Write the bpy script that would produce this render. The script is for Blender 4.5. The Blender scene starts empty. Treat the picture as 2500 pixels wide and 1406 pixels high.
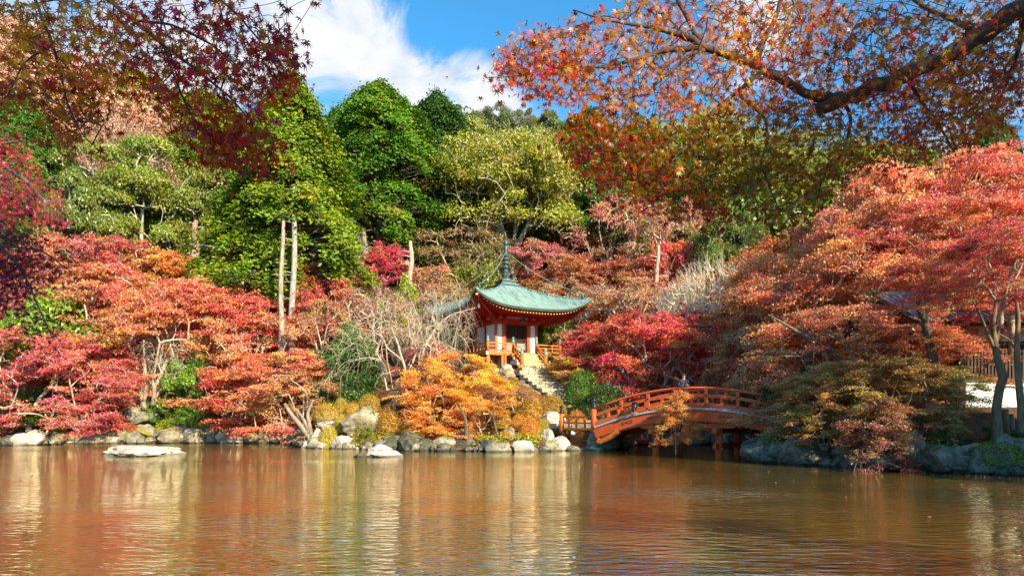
import bpy, bmesh, math, random
import numpy as np
from mathutils import Vector, Matrix, noise
R = math.radians
random.seed(7)
scene = bpy.context.scene
C = scene.collection

# ------------------------------------------------------------------ camera
F = 1667.0                      # focal length in pixels of the 2500 px wide photograph
EYE, HOR = 2.0, 1010.0          # eye height over the pond (m), horizon row
cam_d = bpy.data.cameras.new('camera')
cam_d.sensor_width = 36.0
cam_d.lens = 36.0 * F / 2500.0
cam_d.shift_y = (HOR - 703.0) / 2500.0
cam_d.clip_start = 0.1
cam_d.clip_end = 3000
cam = bpy.data.objects.new('camera', cam_d)
C.objects.link(cam)
cam.location = (0, 0, EYE)
cam.rotation_euler = (R(90), 0, 0)
scene.camera = cam

# ------------------------------------------------------------------ sun and sky
SUN_AZ, SUN_EL = 39.0, 28.0     # degrees right of straight behind the camera, elevation
sdir = Vector((math.sin(R(SUN_AZ)) * math.cos(R(SUN_EL)), -math.cos(R(SUN_AZ)) * math.cos(R(SUN_EL)), math.sin(R(SUN_EL))))
sun_d = bpy.data.lights.new('sun', 'SUN')
sun_d.energy = 5.0
sun_d.angle = R(0.5)
sun_d.color = (1.0, 0.88, 0.60)
sun = bpy.data.objects.new('sun', sun_d)
C.objects.link(sun)
sun.rotation_euler = sdir.to_track_quat('Z', 'Y').to_euler()

world = bpy.data.worlds.new('World')
scene.world = world
world.use_nodes = True
wn, wl = world.node_tree.nodes, world.node_tree.links
wn.clear()
SKY_STRENGTH = 0.05
wo = wn.new('ShaderNodeOutputWorld')
bg = wn.new('ShaderNodeBackground')
bg.inputs['Strength'].default_value = SKY_STRENGTH
wl.new(bg.outputs[0], wo.inputs[0])
sky = wn.new('ShaderNodeTexSky')
sky.sky_type = 'NISHITA'
sky.sun_disc = False
sky.sun_elevation = R(SUN_EL)
sky.sun_rotation = math.atan2(sdir.x, sdir.y)
sky.air_density = 1.0
sky.dust_density = 0.4
sky.ozone_density = 3.0
tc = wn.new('ShaderNodeTexCoord')

def W(kind, **kw):
    n = wn.new(kind)
    for k, v in kw.items():
        setattr(n, k, v)
    return n

def wmath(op, a, b=None, clamp=False):
    n = W('ShaderNodeMath', operation=op, use_clamp=clamp)
    for i, v in enumerate((a, b)):
        if v is None:
            continue
        if isinstance(v, (int, float)):
            n.inputs[i].default_value = v
        else:
            wl.new(v, n.inputs[i])
    return n.outputs[0]

def wnoise(scale, detail, rough, dist=0.0, off=(0, 0, 0)):
    m = W('ShaderNodeMapping')
    m.inputs['Location'].default_value = off
    m.inputs['Scale'].default_value = (1, 1, 1.5)
    wl.new(tc.outputs['Generated'], m.inputs[0])
    n = W('ShaderNodeTexNoise')
    n.inputs['Scale'].default_value = scale
    n.inputs['Detail'].default_value = detail
    n.inputs['Roughness'].default_value = rough
    n.inputs['Distortion'].default_value = dist
    wl.new(m.outputs[0], n.inputs[0])
    return n.outputs[0]

cl = wnoise(6.5, 12, 0.62, 0.55)
field = wmath('MULTIPLY', wmath('SUBTRACT', cl, 0.5), 4.2)

def skydir(px, py):
    return Vector(((px - 1250) / F, 1.0, (HOR - py) / F)).normalized()

# heaps of cloud: direction, angular radius, weight
for px, py, rad, wt in ((840, 190, .16, .80), (620, 60, .15, .55), (900, 20, .06, .45), (760, 60, .09, .3), (1010, 205, .12, .75), (1190, 235, .08, .75),
                        (1165, 160, .045, .5), (300, 120, .30, .6), (1330, 330, .12, .6), (-500, 300, .5, .6),
                        (1120, 40, .13, -.9), (1000, 95, .05, -.4), (1380, 150, .10, -.6), (1600, 50, .2, -.35), (1750, 300, .22, .25), (2600, 300, .35, .25)):
    v = W('ShaderNodeVectorMath', operation='DISTANCE')
    wl.new(tc.outputs['Generated'], v.inputs[0])
    v.inputs[1].default_value = skydir(px, py)
    mr = W('ShaderNodeMapRange', interpolation_type='SMOOTHSTEP')
    mr.inputs['From Min'].default_value = rad
    mr.inputs['From Max'].default_value = 0.0
    mr.inputs['To Min'].default_value = 0
    mr.inputs['To Max'].default_value = wt
    wl.new(v.outputs['Value'], mr.inputs[0])
    field = wmath('ADD', field, mr.outputs[0])
cov = W('ShaderNodeMapRange', interpolation_type='SMOOTHSTEP')
cov.inputs['From Min'].default_value = 0.06
cov.inputs['From Max'].default_value = 1.0
wl.new(field, cov.inputs[0])
shade_n = wnoise(9, 6, 0.55, 0.2, (3, 1, 2))
ramp = W('ShaderNodeValToRGB')
ramp.color_ramp.elements[0].position = 0.33
ramp.color_ramp.elements[0].color = (5.8, 6.8, 8.3, 1)
ramp.color_ramp.elements[1].position = 0.62
ramp.color_ramp.elements[1].color = (9.8, 9.9, 10.0, 1)
wl.new(shade_n, ramp.inputs[0])
tintsky = W('ShaderNodeMix', data_type='RGBA', blend_type='MULTIPLY')
tintsky.inputs['Factor'].default_value = 1.0
wl.new(sky.outputs[0], tintsky.inputs[6])
tintsky.inputs[7].default_value = (0.85, 2.35, 2.75, 1)
mixc = W('ShaderNodeMix', data_type='RGBA')
wl.new(cov.outputs[0], mixc.inputs['Factor'])
wl.new(tintsky.outputs[2], mixc.inputs[6])
wl.new(ramp.outputs[0], mixc.inputs[7])
wl.new(mixc.outputs[2], bg.inputs['Color'])

scene.view_settings.view_transform = 'Standard'
scene.view_settings.look = 'None'
scene.view_settings.exposure = 1.08
scene.view_settings.gamma = 1.0
scene.view_settings.use_curve_mapping = False
scene.cycles.max_bounces = 6
scene.cycles.diffuse_bounces = 3
scene.cycles.glossy_bounces = 3
scene.cycles.transmission_bounces = 4
scene.cycles.transparent_max_bounces = 4
scene.cycles.caustics_reflective = False
scene.cycles.caustics_refractive = False

# ------------------------------------------------------------------ helpers
def at(px, py, D):
    return Vector(((px - 1250.0) / F * D, D, EYE + (HOR - py) / F * D))

def tag(o, label=None, cat=None, group=None, kind=None):
    if label: o['label'] = label
    if cat: o['category'] = cat
    if group: o['group'] = group
    if kind: o['kind'] = kind
    return o

def empty(name, loc=(0, 0, 0), rz=0.0, label=None, cat=None, group=None, parent=None):
    o = bpy.data.objects.new(name, None)
    C.objects.link(o)
    o.location = loc
    o.rotation_euler = (0, 0, rz)
    o.empty_display_size = 0.2
    if parent is not None: o.parent = parent
    return tag(o, label, cat, group)

def link(name, me, mat=None, parent=None, loc=None, rot=None, scale=None):
    o = bpy.data.objects.new(name, me)
    C.objects.link(o)
    if mat is not None and len(me.materials) == 0:
        for m in (mat if isinstance(mat, (list, tuple)) else [mat]):
            me.materials.append(m)
    if parent is not None: o.parent = parent
    if loc is not None: o.location = loc
    if rot is not None: o.rotation_euler = rot
    if scale is not None: o.scale = scale
    return o

class MB:
    """collects simple solids in one bmesh"""
    def __init__(self):
        self.bm = bmesh.new()
    def box(self, c, s, rot=None, mi=0):
        M = Matrix.Translation(c)
        if rot is not None: M = M @ rot.to_4x4()
        M = M @ Matrix.Diagonal((s[0], s[1], s[2], 1))
        r = bmesh.ops.create_cube(self.bm, size=1.0, matrix=M)
        if mi:
            for v in r['verts']:
                for f in v.link_faces: f.material_index = mi
        return r['verts']
    def cyl(self, c, r1, r2, h, seg=12, rot=None, mi=0):
        M = Matrix.Translation(c)
        if rot is not None: M = M @ rot.to_4x4()
        r = bmesh.ops.create_cone(self.bm, cap_ends=True, segments=seg, radius1=r1, radius2=r2, depth=h, matrix=M)
        for v in r['verts']:
            for f in v.link_faces:
                f.material_index = mi
                if len(f.verts) == 4: f.smooth = True
        return r['verts']
    def lathe(self, prof, seg=16, c=(0, 0, 0), mi=0):
        rings = []
        for (r, z) in prof:
            if r < 1e-5:
                rings.append([self.bm.verts.new((c[0], c[1], c[2] + z))])
            else:
                rings.append([self.bm.verts.new((c[0] + r * math.cos(2 * math.pi * k / seg), c[1] + r * math.sin(2 * math.pi * k / seg), c[2] + z)) for k in range(seg)])
        for a, b in zip(rings, rings[1:]):
            for k in range(seg):
                k2 = (k + 1) % seg
                q = []
                if len(a) == 1 and len(b) == 1: continue
                if len(a) == 1: q = [a[0], b[k2], b[k]]
                elif len(b) == 1: q = [a[k], a[k2], b[0]]
                else: q = [a[k], a[k2], b[k2], b[k]]
                f = self.bm.faces.new(q)
                f.smooth = True
                f.material_index = mi
        for ring, flip in ((rings[0], True), (rings[-1], False)):
            if len(ring) > 2:
                f = self.bm.faces.new(ring[::-1] if flip else ring)
                f.material_index = mi
    def sweep(self, pts, rads, seg=8, mi=0, cap=True, sq=None):
        """tube along pts; sq=(w,h) gives a rectangular bar instead"""
        pts = [Vector(p) for p in pts]
        n = len(pts)
        rings = []
        up = Vector((0, 0, 1))
        last = None
        for i, p in enumerate(pts):
            t = (pts[min(i + 1, n - 1)] - pts[max(i - 1, 0)]).normalized()
            if last is not None and not sq:
                s = last - t * last.dot(t)
            else:
                s = t.cross(up)
                if s.length < 1e-3: s = t.cross(Vector((0, 1, 0)))
            s.normalize()
            last = s
            u = s.cross(t).normalized()
            if sq:
                w, h = sq[0] / 2, sq[1] / 2
                rings.append([self.bm.verts.new(p + s * a + u * b) for a, b in ((-w, -h), (w, -h), (w, h), (-w, h))])
            else:
                r = rads[i] if hasattr(rads, '__len__') else rads
                rings.append([self.bm.verts.new(p + s * (r * math.cos(2 * math.pi * k / seg)) + u * (r * math.sin(2 * math.pi * k / seg))) for k in range(seg)])
        m = len(rings[0])
        for a, b in zip(rings, rings[1:]):
            for k in range(m):
                f = self.bm.faces.new((a[k], a[(k + 1) % m], b[(k + 1) % m], b[k]))
                f.material_index = mi
                f.smooth = not sq
        if cap:
            self.bm.faces.new(rings[0][::-1]).material_index = mi
            self.bm.faces.new(rings[-1]).material_index = mi
    def bevel(self, w):
        bmesh.ops.bevel(self.bm, geom=list(self.bm.edges), offset=w, segments=1, affect='EDGES', clamp_overlap=True)
    def mesh(self, name, mat=None):
        bmesh.ops.recalc_face_normals(self.bm, faces=self.bm.faces)
        me = bpy.data.meshes.new(name)
        self.bm.to_mesh(me)
        self.bm.free()
        if mat is not None:
            for m in (mat if isinstance(mat, (list, tuple)) else [mat]):
                me.materials.append(m)
        return me
    def build(self, name, mat, parent=None, loc=None, rot=None):
        return link(name, self.mesh(name, mat), None, parent, loc, rot)

def np_mesh(name, verts, quads=None, tris=None, smooth=False, tint=None):
    """fast mesh from numpy arrays; tint = per-face (n,3) stored as a face colour attribute"""
    me = bpy.data.meshes.new(name)
    verts = np.asarray(verts, dtype=np.float32)
    loops, starts, tot = [], [], []
    pos = 0
    if quads is not None and len(quads):
        q = np.asarray(quads, dtype=np.int32)
        loops.append(q.ravel()); starts.append(pos + np.arange(len(q)) * 4); tot.append(np.full(len(q), 4)); pos += q.size
    if tris is not None and len(tris):
        t = np.asarray(tris, dtype=np.int32)
        loops.append(t.ravel()); starts.append(pos + np.arange(len(t)) * 3); tot.append(np.full(len(t), 3)); pos += t.size
    loops = np.concatenate(loops); starts = np.concatenate(starts).astype(np.int32)
    nf = len(starts)
    me.vertices.add(len(verts)); me.loops.add(len(loops)); me.polygons.add(nf)
    me.vertices.foreach_set('co', verts.ravel())
    me.loops.foreach_set('vertex_index', loops.astype(np.int32))
    me.polygons.foreach_set('loop_start', starts)
    if smooth:
        me.polygons.foreach_set('use_smooth', np.ones(nf, dtype=bool))
    me.update(calc_edges=True)
    if tint is not None:
        at_ = me.attributes.new('tint', 'FLOAT_COLOR', 'FACE')
        col = np.ones((nf, 4), dtype=np.float32)
        col[:, :3] = tint
        at_.data.foreach_set('color', col.ravel())
    return me

# ------------------------------------------------------------------ materials
def nodemat(name):
    m = bpy.data.materials.new(name)
    m.use_nodes = True
    nt = m.node_tree
    nt.nodes.clear()
    out = nt.nodes.new('ShaderNodeOutputMaterial')
    return m, nt, nt.nodes, nt.links, out

def surf(name, c1, c2=None, scale=3.0, rough=0.7, bump=0.3, bscale=None, c3=None, metal=0.0, spots=0.55, stretch=(1, 1, 1), spec=0.4, detail=8, bdist=0.02, moss=None, mosslo=0.35):
    m, nt, N, L, out = nodemat(name)
    p = N.new('ShaderNodeBsdfPrincipled')
    L.new(p.outputs[0], out.inputs[0])
    tcn = N.new('ShaderNodeTexCoord')
    mp = N.new('ShaderNodeMapping'); mp.inputs['Scale'].default_value = stretch
    L.new(tcn.outputs['Object'], mp.inputs[0])
    n1 = N.new('ShaderNodeTexNoise'); n1.inputs['Scale'].default_value = scale; n1.inputs['Detail'].default_value = detail; n1.inputs['Roughness'].default_value = 0.62
    L.new(mp.outputs[0], n1.inputs[0])
    rp = N.new('ShaderNodeValToRGB')
    rp.color_ramp.elements[0].position = 0.36; rp.color_ramp.elements[0].color = (*c1, 1)
    rp.color_ramp.elements[1].position = 0.64; rp.color_ramp.elements[1].color = (*(c2 or c1), 1)
    L.new(n1.outputs[0], rp.inputs[0])
    col = rp.outputs[0]
    if c3 is not None:
        n2 = N.new('ShaderNodeTexNoise'); n2.inputs['Scale'].default_value = scale * 3.1; n2.inputs['Detail'].default_value = 9; n2.inputs['Roughness'].default_value = 0.7
        L.new(mp.outputs[0], n2.inputs[0])
        r2 = N.new('ShaderNodeMapRange'); r2.inputs['From Min'].default_value = spots; r2.inputs['From Max'].default_value = spots + 0.1
        L.new(n2.outputs[0], r2.inputs[0])
        mx = N.new('ShaderNodeMix'); mx.data_type = 'RGBA'
        L.new(r2.outputs[0], mx.inputs['Factor']); L.new(col, mx.inputs[6]); mx.inputs[7].default_value = (*c3, 1)
        col = mx.outputs[2]
    if moss is not None:      # moss grows on upward faces in patches
        g = N.new('ShaderNodeNewGeometry'); sx = N.new('ShaderNodeSeparateXYZ'); L.new(g.outputs['Normal'], sx.inputs[0])
        n3 = N.new('ShaderNodeTexNoise'); n3.inputs['Scale'].default_value = scale * 0.9; n3.inputs['Detail'].default_value = 7
        L.new(g.outputs['Position'], n3.inputs[0])
        ml = N.new('ShaderNodeMath'); ml.operation = 'MULTIPLY'
        ad = N.new('ShaderNodeMath'); ad.operation = 'ADD'; ad.inputs[1].default_value = 0.45
        L.new(sx.outputs[2], ad.inputs[0]); L.new(ad.outputs[0], ml.inputs[0]); L.new(n3.outputs[0], ml.inputs[1])
        r3 = N.new('ShaderNodeMapRange'); r3.inputs['From Min'].default_value = mosslo; r3.inputs['From Max'].default_value = mosslo + 0.18
        L.new(ml.outputs[0], r3.inputs[0])
        mx = N.new('ShaderNodeMix'); mx.data_type = 'RGBA'
        L.new(r3.outputs[0], mx.inputs['Factor']); L.new(col, mx.inputs[6]); mx.inputs[7].default_value = (*moss, 1)
        col = mx.outputs[2]
    if 'rock' in name:        # wet band at the water line
        g2 = N.new('ShaderNodeNewGeometry'); s2 = N.new('ShaderNodeSeparateXYZ'); L.new(g2.outputs['Position'], s2.inputs[0])
        wm = N.new('ShaderNodeMapRange'); wm.inputs['From Min'].default_value = .07; wm.inputs['From Max'].default_value = .13; wm.inputs['To Min'].default_value = .38; wm.inputs['To Max'].default_value = 1
        L.new(s2.outputs[2], wm.inputs[0])
        wx = N.new('ShaderNodeVectorMath'); wx.operation = 'SCALE'; L.new(col, wx.inputs[0]); L.new(wm.outputs[0], wx.inputs['Scale']); col = wx.outputs[0]
    L.new(col, p.inputs['Base Color'])
    p.inputs['Roughness'].default_value = rough
    p.inputs['Metallic'].default_value = metal
    p.inputs['Specular IOR Level'].default_value = spec
    if bump:
        n4 = N.new('ShaderNodeTexNoise'); n4.inputs['Scale'].default_value = bscale or scale * 4; n4.inputs['Detail'].default_value = 8; n4.inputs['Roughness'].default_value = 0.65
        L.new(mp.outputs[0], n4.inputs[0])
        b = N.new('ShaderNodeBump'); b.inputs['Strength'].default_value = bump; b.inputs['Distance'].default_value = bdist
        L.new(n4.outputs[0], b.inputs['Height']); L.new(b.outputs[0], p.inputs['Normal'])
    return m

def leafmat(name, trans=0.35, gloss=0.05, grough=0.4, tw=(1.15, 1.1, 0.9)):
    """leaves: the object's own colour, varied per leaf and per spray by the 'tint' attribute"""
    m, nt, N, L, out = nodemat(name)
    oi = N.new('ShaderNodeObjectInfo')
    a = N.new('ShaderNodeAttribute'); a.attribute_name = 'tint'
    s = N.new('ShaderNodeSeparateXYZ'); L.new(a.outputs['Vector'], s.inputs[0])
    hs = N.new('ShaderNodeHueSaturation')
    mh = N.new('ShaderNodeMath'); mh.operation = 'ADD'; mh.inputs[1].default_value = 0.0
    L.new(s.outputs[0], mh.inputs[0]); L.new(mh.outputs[0], hs.inputs['Hue'])
    L.new(s.outputs[1], hs.inputs['Value']); L.new(s.outputs[2], hs.inputs['Saturation'])
    L.new(oi.outputs['Color'], hs.inputs['Color'])
    d = N.new('ShaderNodeBsdfDiffuse'); L.new(hs.outputs[0], d.inputs[0])
    t = N.new('ShaderNodeBsdfTranslucent')
    mt = N.new('ShaderNodeMix'); mt.data_type = 'RGBA'; mt.blend_type = 'MULTIPLY'; mt.inputs['Factor'].default_value = 1
    L.new(hs.outputs[0], mt.inputs[6]); mt.inputs[7].default_value = (*tw, 1)
    L.new(mt.outputs[2], t.inputs[0])
    m1 = N.new('ShaderNodeMixShader'); m1.inputs[0].default_value = trans
    L.new(d.outputs[0], m1.inputs[1]); L.new(t.outputs[0], m1.inputs[2])
    g = N.new('ShaderNodeBsdfGlossy'); g.inputs['Roughness'].default_value = grough; g.inputs['Color'].default_value = (1, 1, 1, 1)
    m2 = N.new('ShaderNodeMixShader'); m2.inputs[0].default_value = gloss
    L.new(m1.outputs[0], m2.inputs[1]); L.new(g.outputs[0], m2.inputs[2])
    L.new(m2.outputs[0], out.inputs[0])
    return m

def barkmat(name, stretch=(1, 1, .35), scale=6):
    """bark: object's colour times a patchy pattern"""
    m, nt, N, L, out = nodemat(name)
    p = N.new('ShaderNodeBsdfPrincipled'); L.new(p.outputs[0], out.inputs[0]); p.inputs['Roughness'].default_value = 0.85
    oi = N.new('ShaderNodeObjectInfo')
    tcn = N.new('ShaderNodeTexCoord'); mp = N.new('ShaderNodeMapping'); mp.inputs['Scale'].default_value = stretch
    L.new(tcn.outputs['Object'], mp.inputs[0])
    n1 = N.new('ShaderNodeTexNoise'); n1.inputs['Scale'].default_value = scale; n1.inputs['Detail'].default_value = 7; n1.inputs['Roughness'].default_value = .7
    L.new(mp.outputs[0], n1.inputs[0])
    rp = N.new('ShaderNodeValToRGB')
    rp.color_ramp.elements[0].position = .32; rp.color_ramp.elements[0].color = (.38, .36, .34, 1)
    rp.color_ramp.elements[1].position = .66; rp.color_ramp.elements[1].color = (1.5, 1.45, 1.4, 1)
    L.new(n1.outputs[0], rp.inputs[0])
    mx = N.new('ShaderNodeMix'); mx.data_type = 'RGBA'; mx.blend_type = 'MULTIPLY'; mx.inputs['Factor'].default_value = 1
    L.new(oi.outputs['Color'], mx.inputs[6]); L.new(rp.outputs[0], mx.inputs[7]); L.new(mx.outputs[2], p.inputs['Base Color'])
    b = N.new('ShaderNodeBump'); b.inputs['Strength'].default_value = .6; b.inputs['Distance'].default_value = .02
    L.new(n1.outputs[0], b.inputs['Height']); L.new(b.outputs[0], p.inputs['Normal'])
    return m

M = {}
M['leaf'] = leafmat('maple_leaf', 0.40, 0.035, 0.45)
M['leaf_near'] = leafmat('near_maple_leaf', 0.60, 0.02, 0.35, (1.25, 1.05, .8))
M['green'] = leafmat('green_leaf', 0.30, 0.03, 0.4, (1.1, 1.15, .6))
M['conifer'] = leafmat('cypress_foliage', 0.22, 0.015, 0.5, (1.1, 1.1, .6))
M['bark'] = barkmat('bark')
M['rock'] = surf('pale_rock', (.13, .10, .065), (.43, .35, .235), 1.6, .9, .9, 7, c3=(.07, .055, .04), spots=.55, bdist=.06, moss=(.26, .19, .02), mosslo=.62)
M['rock_moss'] = surf('mossy_rock', (.14, .12, .09), (.32, .29, .22), 1.8, .95, .8, 7, c3=(.05, .04, .03), spots=.54, bdist=.05, moss=(.22, .18, .018), mosslo=.56)
M['rock_dark'] = surf('shaded_bank_rock', (.045, .038, .028), (.19, .165, .13), 2.2, .95, .9, 8, c3=(.03, .03, .025), spots=.52, bdist=.06, moss=(.07, .085, .012), mosslo=.58)  # right bank's shade put into a darker stone colour, shared by other dark rocks
M['rock_white'] = surf('whitish_rock', (.36, .29, .23), (.64, .56, .47), 2.2, .9, .8, 9, c3=(.20, .15, .12), spots=.56, bdist=.04)
M['rock_pink'] = surf('pinkish_streaked_rock', (.30, .22, .20), (.62, .53, .48), 2.4, .9, .8, 8, c3=(.12, .08, .07), spots=.55, bdist=.04, stretch=(1, 1, 2.5))
M['stone'] = surf('cut_stone', (.26, .20, .13), (.60, .50, .36), 1.7, .9, .6, 9, c3=(.06, .05, .03), spots=.55, bdist=.03)
M['ground'] = surf('leaf_litter', (.05, .03, .018), (.16, .07, .022), .9, 1, .6, 3, c3=(.10, .10, .02), spots=.60, bdist=.08, detail=12)
M['orange'] = surf('sunlit_vermilion_paint', (.58, .125, .010), (.66, .165, .014), 2.2, .55, .2, 20, c3=(.40, .085, .015), spots=.58)  # hall paint as it looks in sun, the light put into the colour
M['red'] = surf('shaded_red_paint', (.46, .022, .008), (.52, .032, .010), 2.0, .5, .12, 20, c3=(.3, .02, .01), spots=.68)  # same paint with the shade put into a deeper red
M['verm'] = surf('bridge_vermilion_paint', (.60, .080, .015), (.70, .105, .018), 1.6, .55, .25, 16, c3=(.36, .055, .02), spots=.57)
M['white'] = surf('white_plaster', (.74, .73, .74), (.82, .81, .80), 1.2, .85, .06, 20)
M['yellow'] = surf('ochre_end_paint', (.85, .50, .07), (.9, .6, .12), 3, .5, 0)
M['copper'] = surf('verdigris_copper', (.075, .15, .145), (.21, .31, .30), 1.6, .6, .25, 10, c3=(.30, .40, .38), spots=.57, stretch=(3.2, .5, .5), metal=.1)
M['patina'] = surf('bright_verdigris', (.10, .24, .20), (.20, .36, .30), 4, .6, .2, 12)
M['bronze'] = surf('dark_bronze', (.035, .06, .065), (.11, .17, .17), 5, .5, .3, 14, metal=.35)
M['eave'] = surf('dark_eave_edge', (.018, .022, .025), (.05, .06, .06), 3, .6, .3, 12)
M['lattice'] = surf('dark_lattice_wood', (.035, .015, .010), (.07, .03, .018), 3, .7, .2, 12)
M['void'] = surf('dim_interior', (.012, .008, .006), (.02, .012, .010), 2, .9, 0)  # near-black colour that paints the darkness of unlit rooms
M['wood'] = surf('weathered_step_wood', (.40, .24, .12), (.62, .42, .24), 1.8, .75, .3, 10, stretch=(.4, 2, 3), c3=(.25, .13, .07), spots=.62)
M['floor'] = surf('deck_wood', (.42, .22, .07), (.55, .32, .12), 2, .7, .2, 10, stretch=(3, .4, 1))
M['deckend'] = surf('grey_plank', (.30, .29, .27), (.62, .60, .57), 3, .8, .3, 12, c3=(.06, .05, .05), spots=.60)
M['black'] = surf('black_metal', (.012, .012, .014), (.022, .022, .026), 3, .38, .05, 30)
M['glass'] = surf('lamp_glass', (.6, .62, .64), (.7, .72, .74), 3, .12, 0, spec=.8)
M['darkwood'] = surf('dark_brown_timber', (.035, .02, .014), (.075, .042, .028), 2, .75, .3, 10, stretch=(1, 1, .3))
M['tile'] = surf('grey_roof_tile', (.13, .14, .16), (.30, .32, .36), 2.5, .45, .3, 9, spec=.6)
M['stump'] = surf('old_stump_wood', (.09, .06, .035), (.22, .15, .085), 3, .95, .9, 8, stretch=(1, 1, .25), bdist=.06)
M['pond_leaf'] = surf('fallen_leaf', (.42, .16, .08), (.55, .32, .16), 6, .8, 0)
M['carve'] = surf('recess_shade_red', (.13, .015, .008), (.16, .02, .01), 3, .7, 0)  # shade of a cut recess put into a dark red
M['jacket'] = surf('charcoal_cloth', (.022, .024, .035), (.045, .045, .06), 8, .85, .3, 30)
M['trouser'] = surf('dark_trousers', (.02, .02, .025), (.035, .035, .04), 8, .9, .2, 30)
M['skin'] = surf('skin', (.50, .30, .20), (.56, .35, .25), 5, .5, .05, 30)
M['hair'] = surf('black_hair', (.012, .01, .009), (.02, .016, .014), 14, .5, .4, 40)

# ------------------------------------------------------------------ terrain
POND = np.array([(-110, 36), (-60, 41), (-40, 41.8), (-32, 42.7), (-29, 45.4), (-22, 46.6), (-16, 47.0), (-13.4, 44.2), (-12.0, 40.2), (-8.6, 38.3), (-6, 37.4), (-.4, 36.2),
                 (3.6, 37.0), (5.0, 37.6), (6.5, 40), (7.6, 45), (11, 47), (13, 43.5), (12.6, 38), (13.0, 33.5), (11.0, 30.0), (10.2, 28.4), (12.5, 25.1), (16.3, 22.0), (20, 20.6), (25, 17.5), (29, 12),
                 (26, 7), (12, 5.6), (4, 4.8), (0, 3.2), (-5, 4.6), (-20, 6), (-110, 2)], dtype=float)
PAG = (-0.49, 54.0)
PROT = R(28)
PZ = 5.2

def pond_sd(x, y):
    """signed distance to the shoreline, positive on land"""
    x = np.asarray(x, float); y = np.asarray(y, float)
    d = np.full(x.shape, 1e9); inside = np.zeros(x.shape, bool)
    n = len(POND)
    for i in range(n):
        x0, y0 = POND[i]; x1, y1 = POND[(i + 1) % n]
        ex, ey = x1 - x0, y1 - y0
        t = np.clip(((x - x0) * ex + (y - y0) * ey) / (ex * ex + ey * ey), 0, 1)
        d = np.minimum(d, np.hypot(x - x0 - t * ex, y - y0 - t * ey))
        c = ((y0 > y) != (y1 > y)) & (x < (x1 - x0) * (y - y0) / (y1 - y0 + 1e-12) + x0)
        inside ^= c
    return np.where(inside, -d, d)

def sstep(a, b, x):
    t = np.clip((x - a) / (b - a), 0, 1)
    return t * t * (3 - 2 * t)

def height(x, y):
    x = np.asarray(x, float); y = np.asarray(y, float)
    s = pond_sd(x, y)
    bank = -0.8 + 1.35 * sstep(-1.6, 1.3, s)
    ls = np.clip(s - 0.6, 0, None)
    z = bank + 0.07 * np.minimum(ls, 14)
    # the hillside: steeper at first, then an even slope to the skyline
    y1 = y + 0.06 * np.abs(x) * (x < 0)
    start = 47 + 4.0 * sstep(8, 20, x)
    z = z + 0.36 * np.clip(y1 - start, 0, 16) * sstep(0, 4, s) + 0.56 * np.clip(y1 - start - 16, 0, 88 - 24 * sstep(5, 70, x)) + 0.15 * np.clip(y1 - start - 104, 0, 100)
    # mound of the island under the hall
    r = np.hypot(x - PAG[0], (y - PAG[1]) * 0.96)
    mound = 5.1 - 0.485 * np.clip(r - 5.0, 0, None)
    mound = np.minimum(mound, 5.1)
    z = np.where((mound > z) & (s > 0.2), z + (mound - z) * sstep(0.2, 1.2, s), z)
    # flat terrace in front of the hall, right bank terrace near the hall with white wall
    t = sstep(14, 18, x) * sstep(23, 27, y) * (1 - sstep(44, 50, y))
    z = z * (1 - t) + np.maximum(z, 2.15 * sstep(0, 4, s)) * t
    lx = (x - PAG[0]) * math.cos(PROT) + (y - PAG[1]) * math.sin(PROT); ly = -(x - PAG[0]) * math.sin(PROT) + (y - PAG[1]) * math.cos(PROT)
    z = z - .42 * (1 - sstep(1.9, 2.6, np.abs(lx - .6 * sstep(5, 12, -ly)))) * sstep(4.9, 5.4, -ly) * (1 - sstep(11.5, 12.5, -ly))
    inner = r < 5.0
    z = np.where(inner, 5.1, z)
    return z

def H(x, y):
    return float(height(np.array([x]), np.array([y]))[0])

def axis(a, b, step, ext, n):
    core = np.arange(a, b + step / 2, step)
    g = np.geomspace(step * 2, ext, n)
    return np.concatenate([(a - np.cumsum(np.diff(np.concatenate([[0], g]))))[::-1], core, b + np.cumsum(np.diff(np.concatenate([[0], g])))])

gx = axis(-45, 45, 0.5, 600, 26)
gy = np.concatenate([[-600, -200, -80, -40, -25, -15, -10, -6, -4, -2], np.arange(0, 8, .5), np.arange(8, 20, 1.0), np.arange(20, 66, .5), np.arange(66, 170, 2.0), [175, 185, 200, 230, 280, 400, 600]])
X, Y = np.meshgrid(gx, gy)
Z = height(X, Y)
rough = np.array([noise.noise((x * .35, y * .35, 0)) + .5 * noise.noise((x * 1.1, y * 1.1, 5)) for x, y in zip(X.ravel(), Y.ravel())]).reshape(X.shape)
SD = pond_sd(X, Y)
Z = Z + rough * 0.22 * sstep(0.5, 4, SD) * (np.hypot(X - PAG[0], Y - PAG[1]) > 6.5)
nx, ny = len(gx), len(gy)
idx = np.arange(nx * ny).reshape(ny, nx)
quads = np.stack([idx[:-1, :-1], idx[:-1, 1:], idx[1:, 1:], idx[1:, :-1]], -1).reshape(-1, 4)
ground = link('ground', np_mesh('ground', np.stack([X, Y, Z], -1).reshape(-1, 3), quads, smooth=True), M['ground'])
tag(ground, kind='structure')

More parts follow.
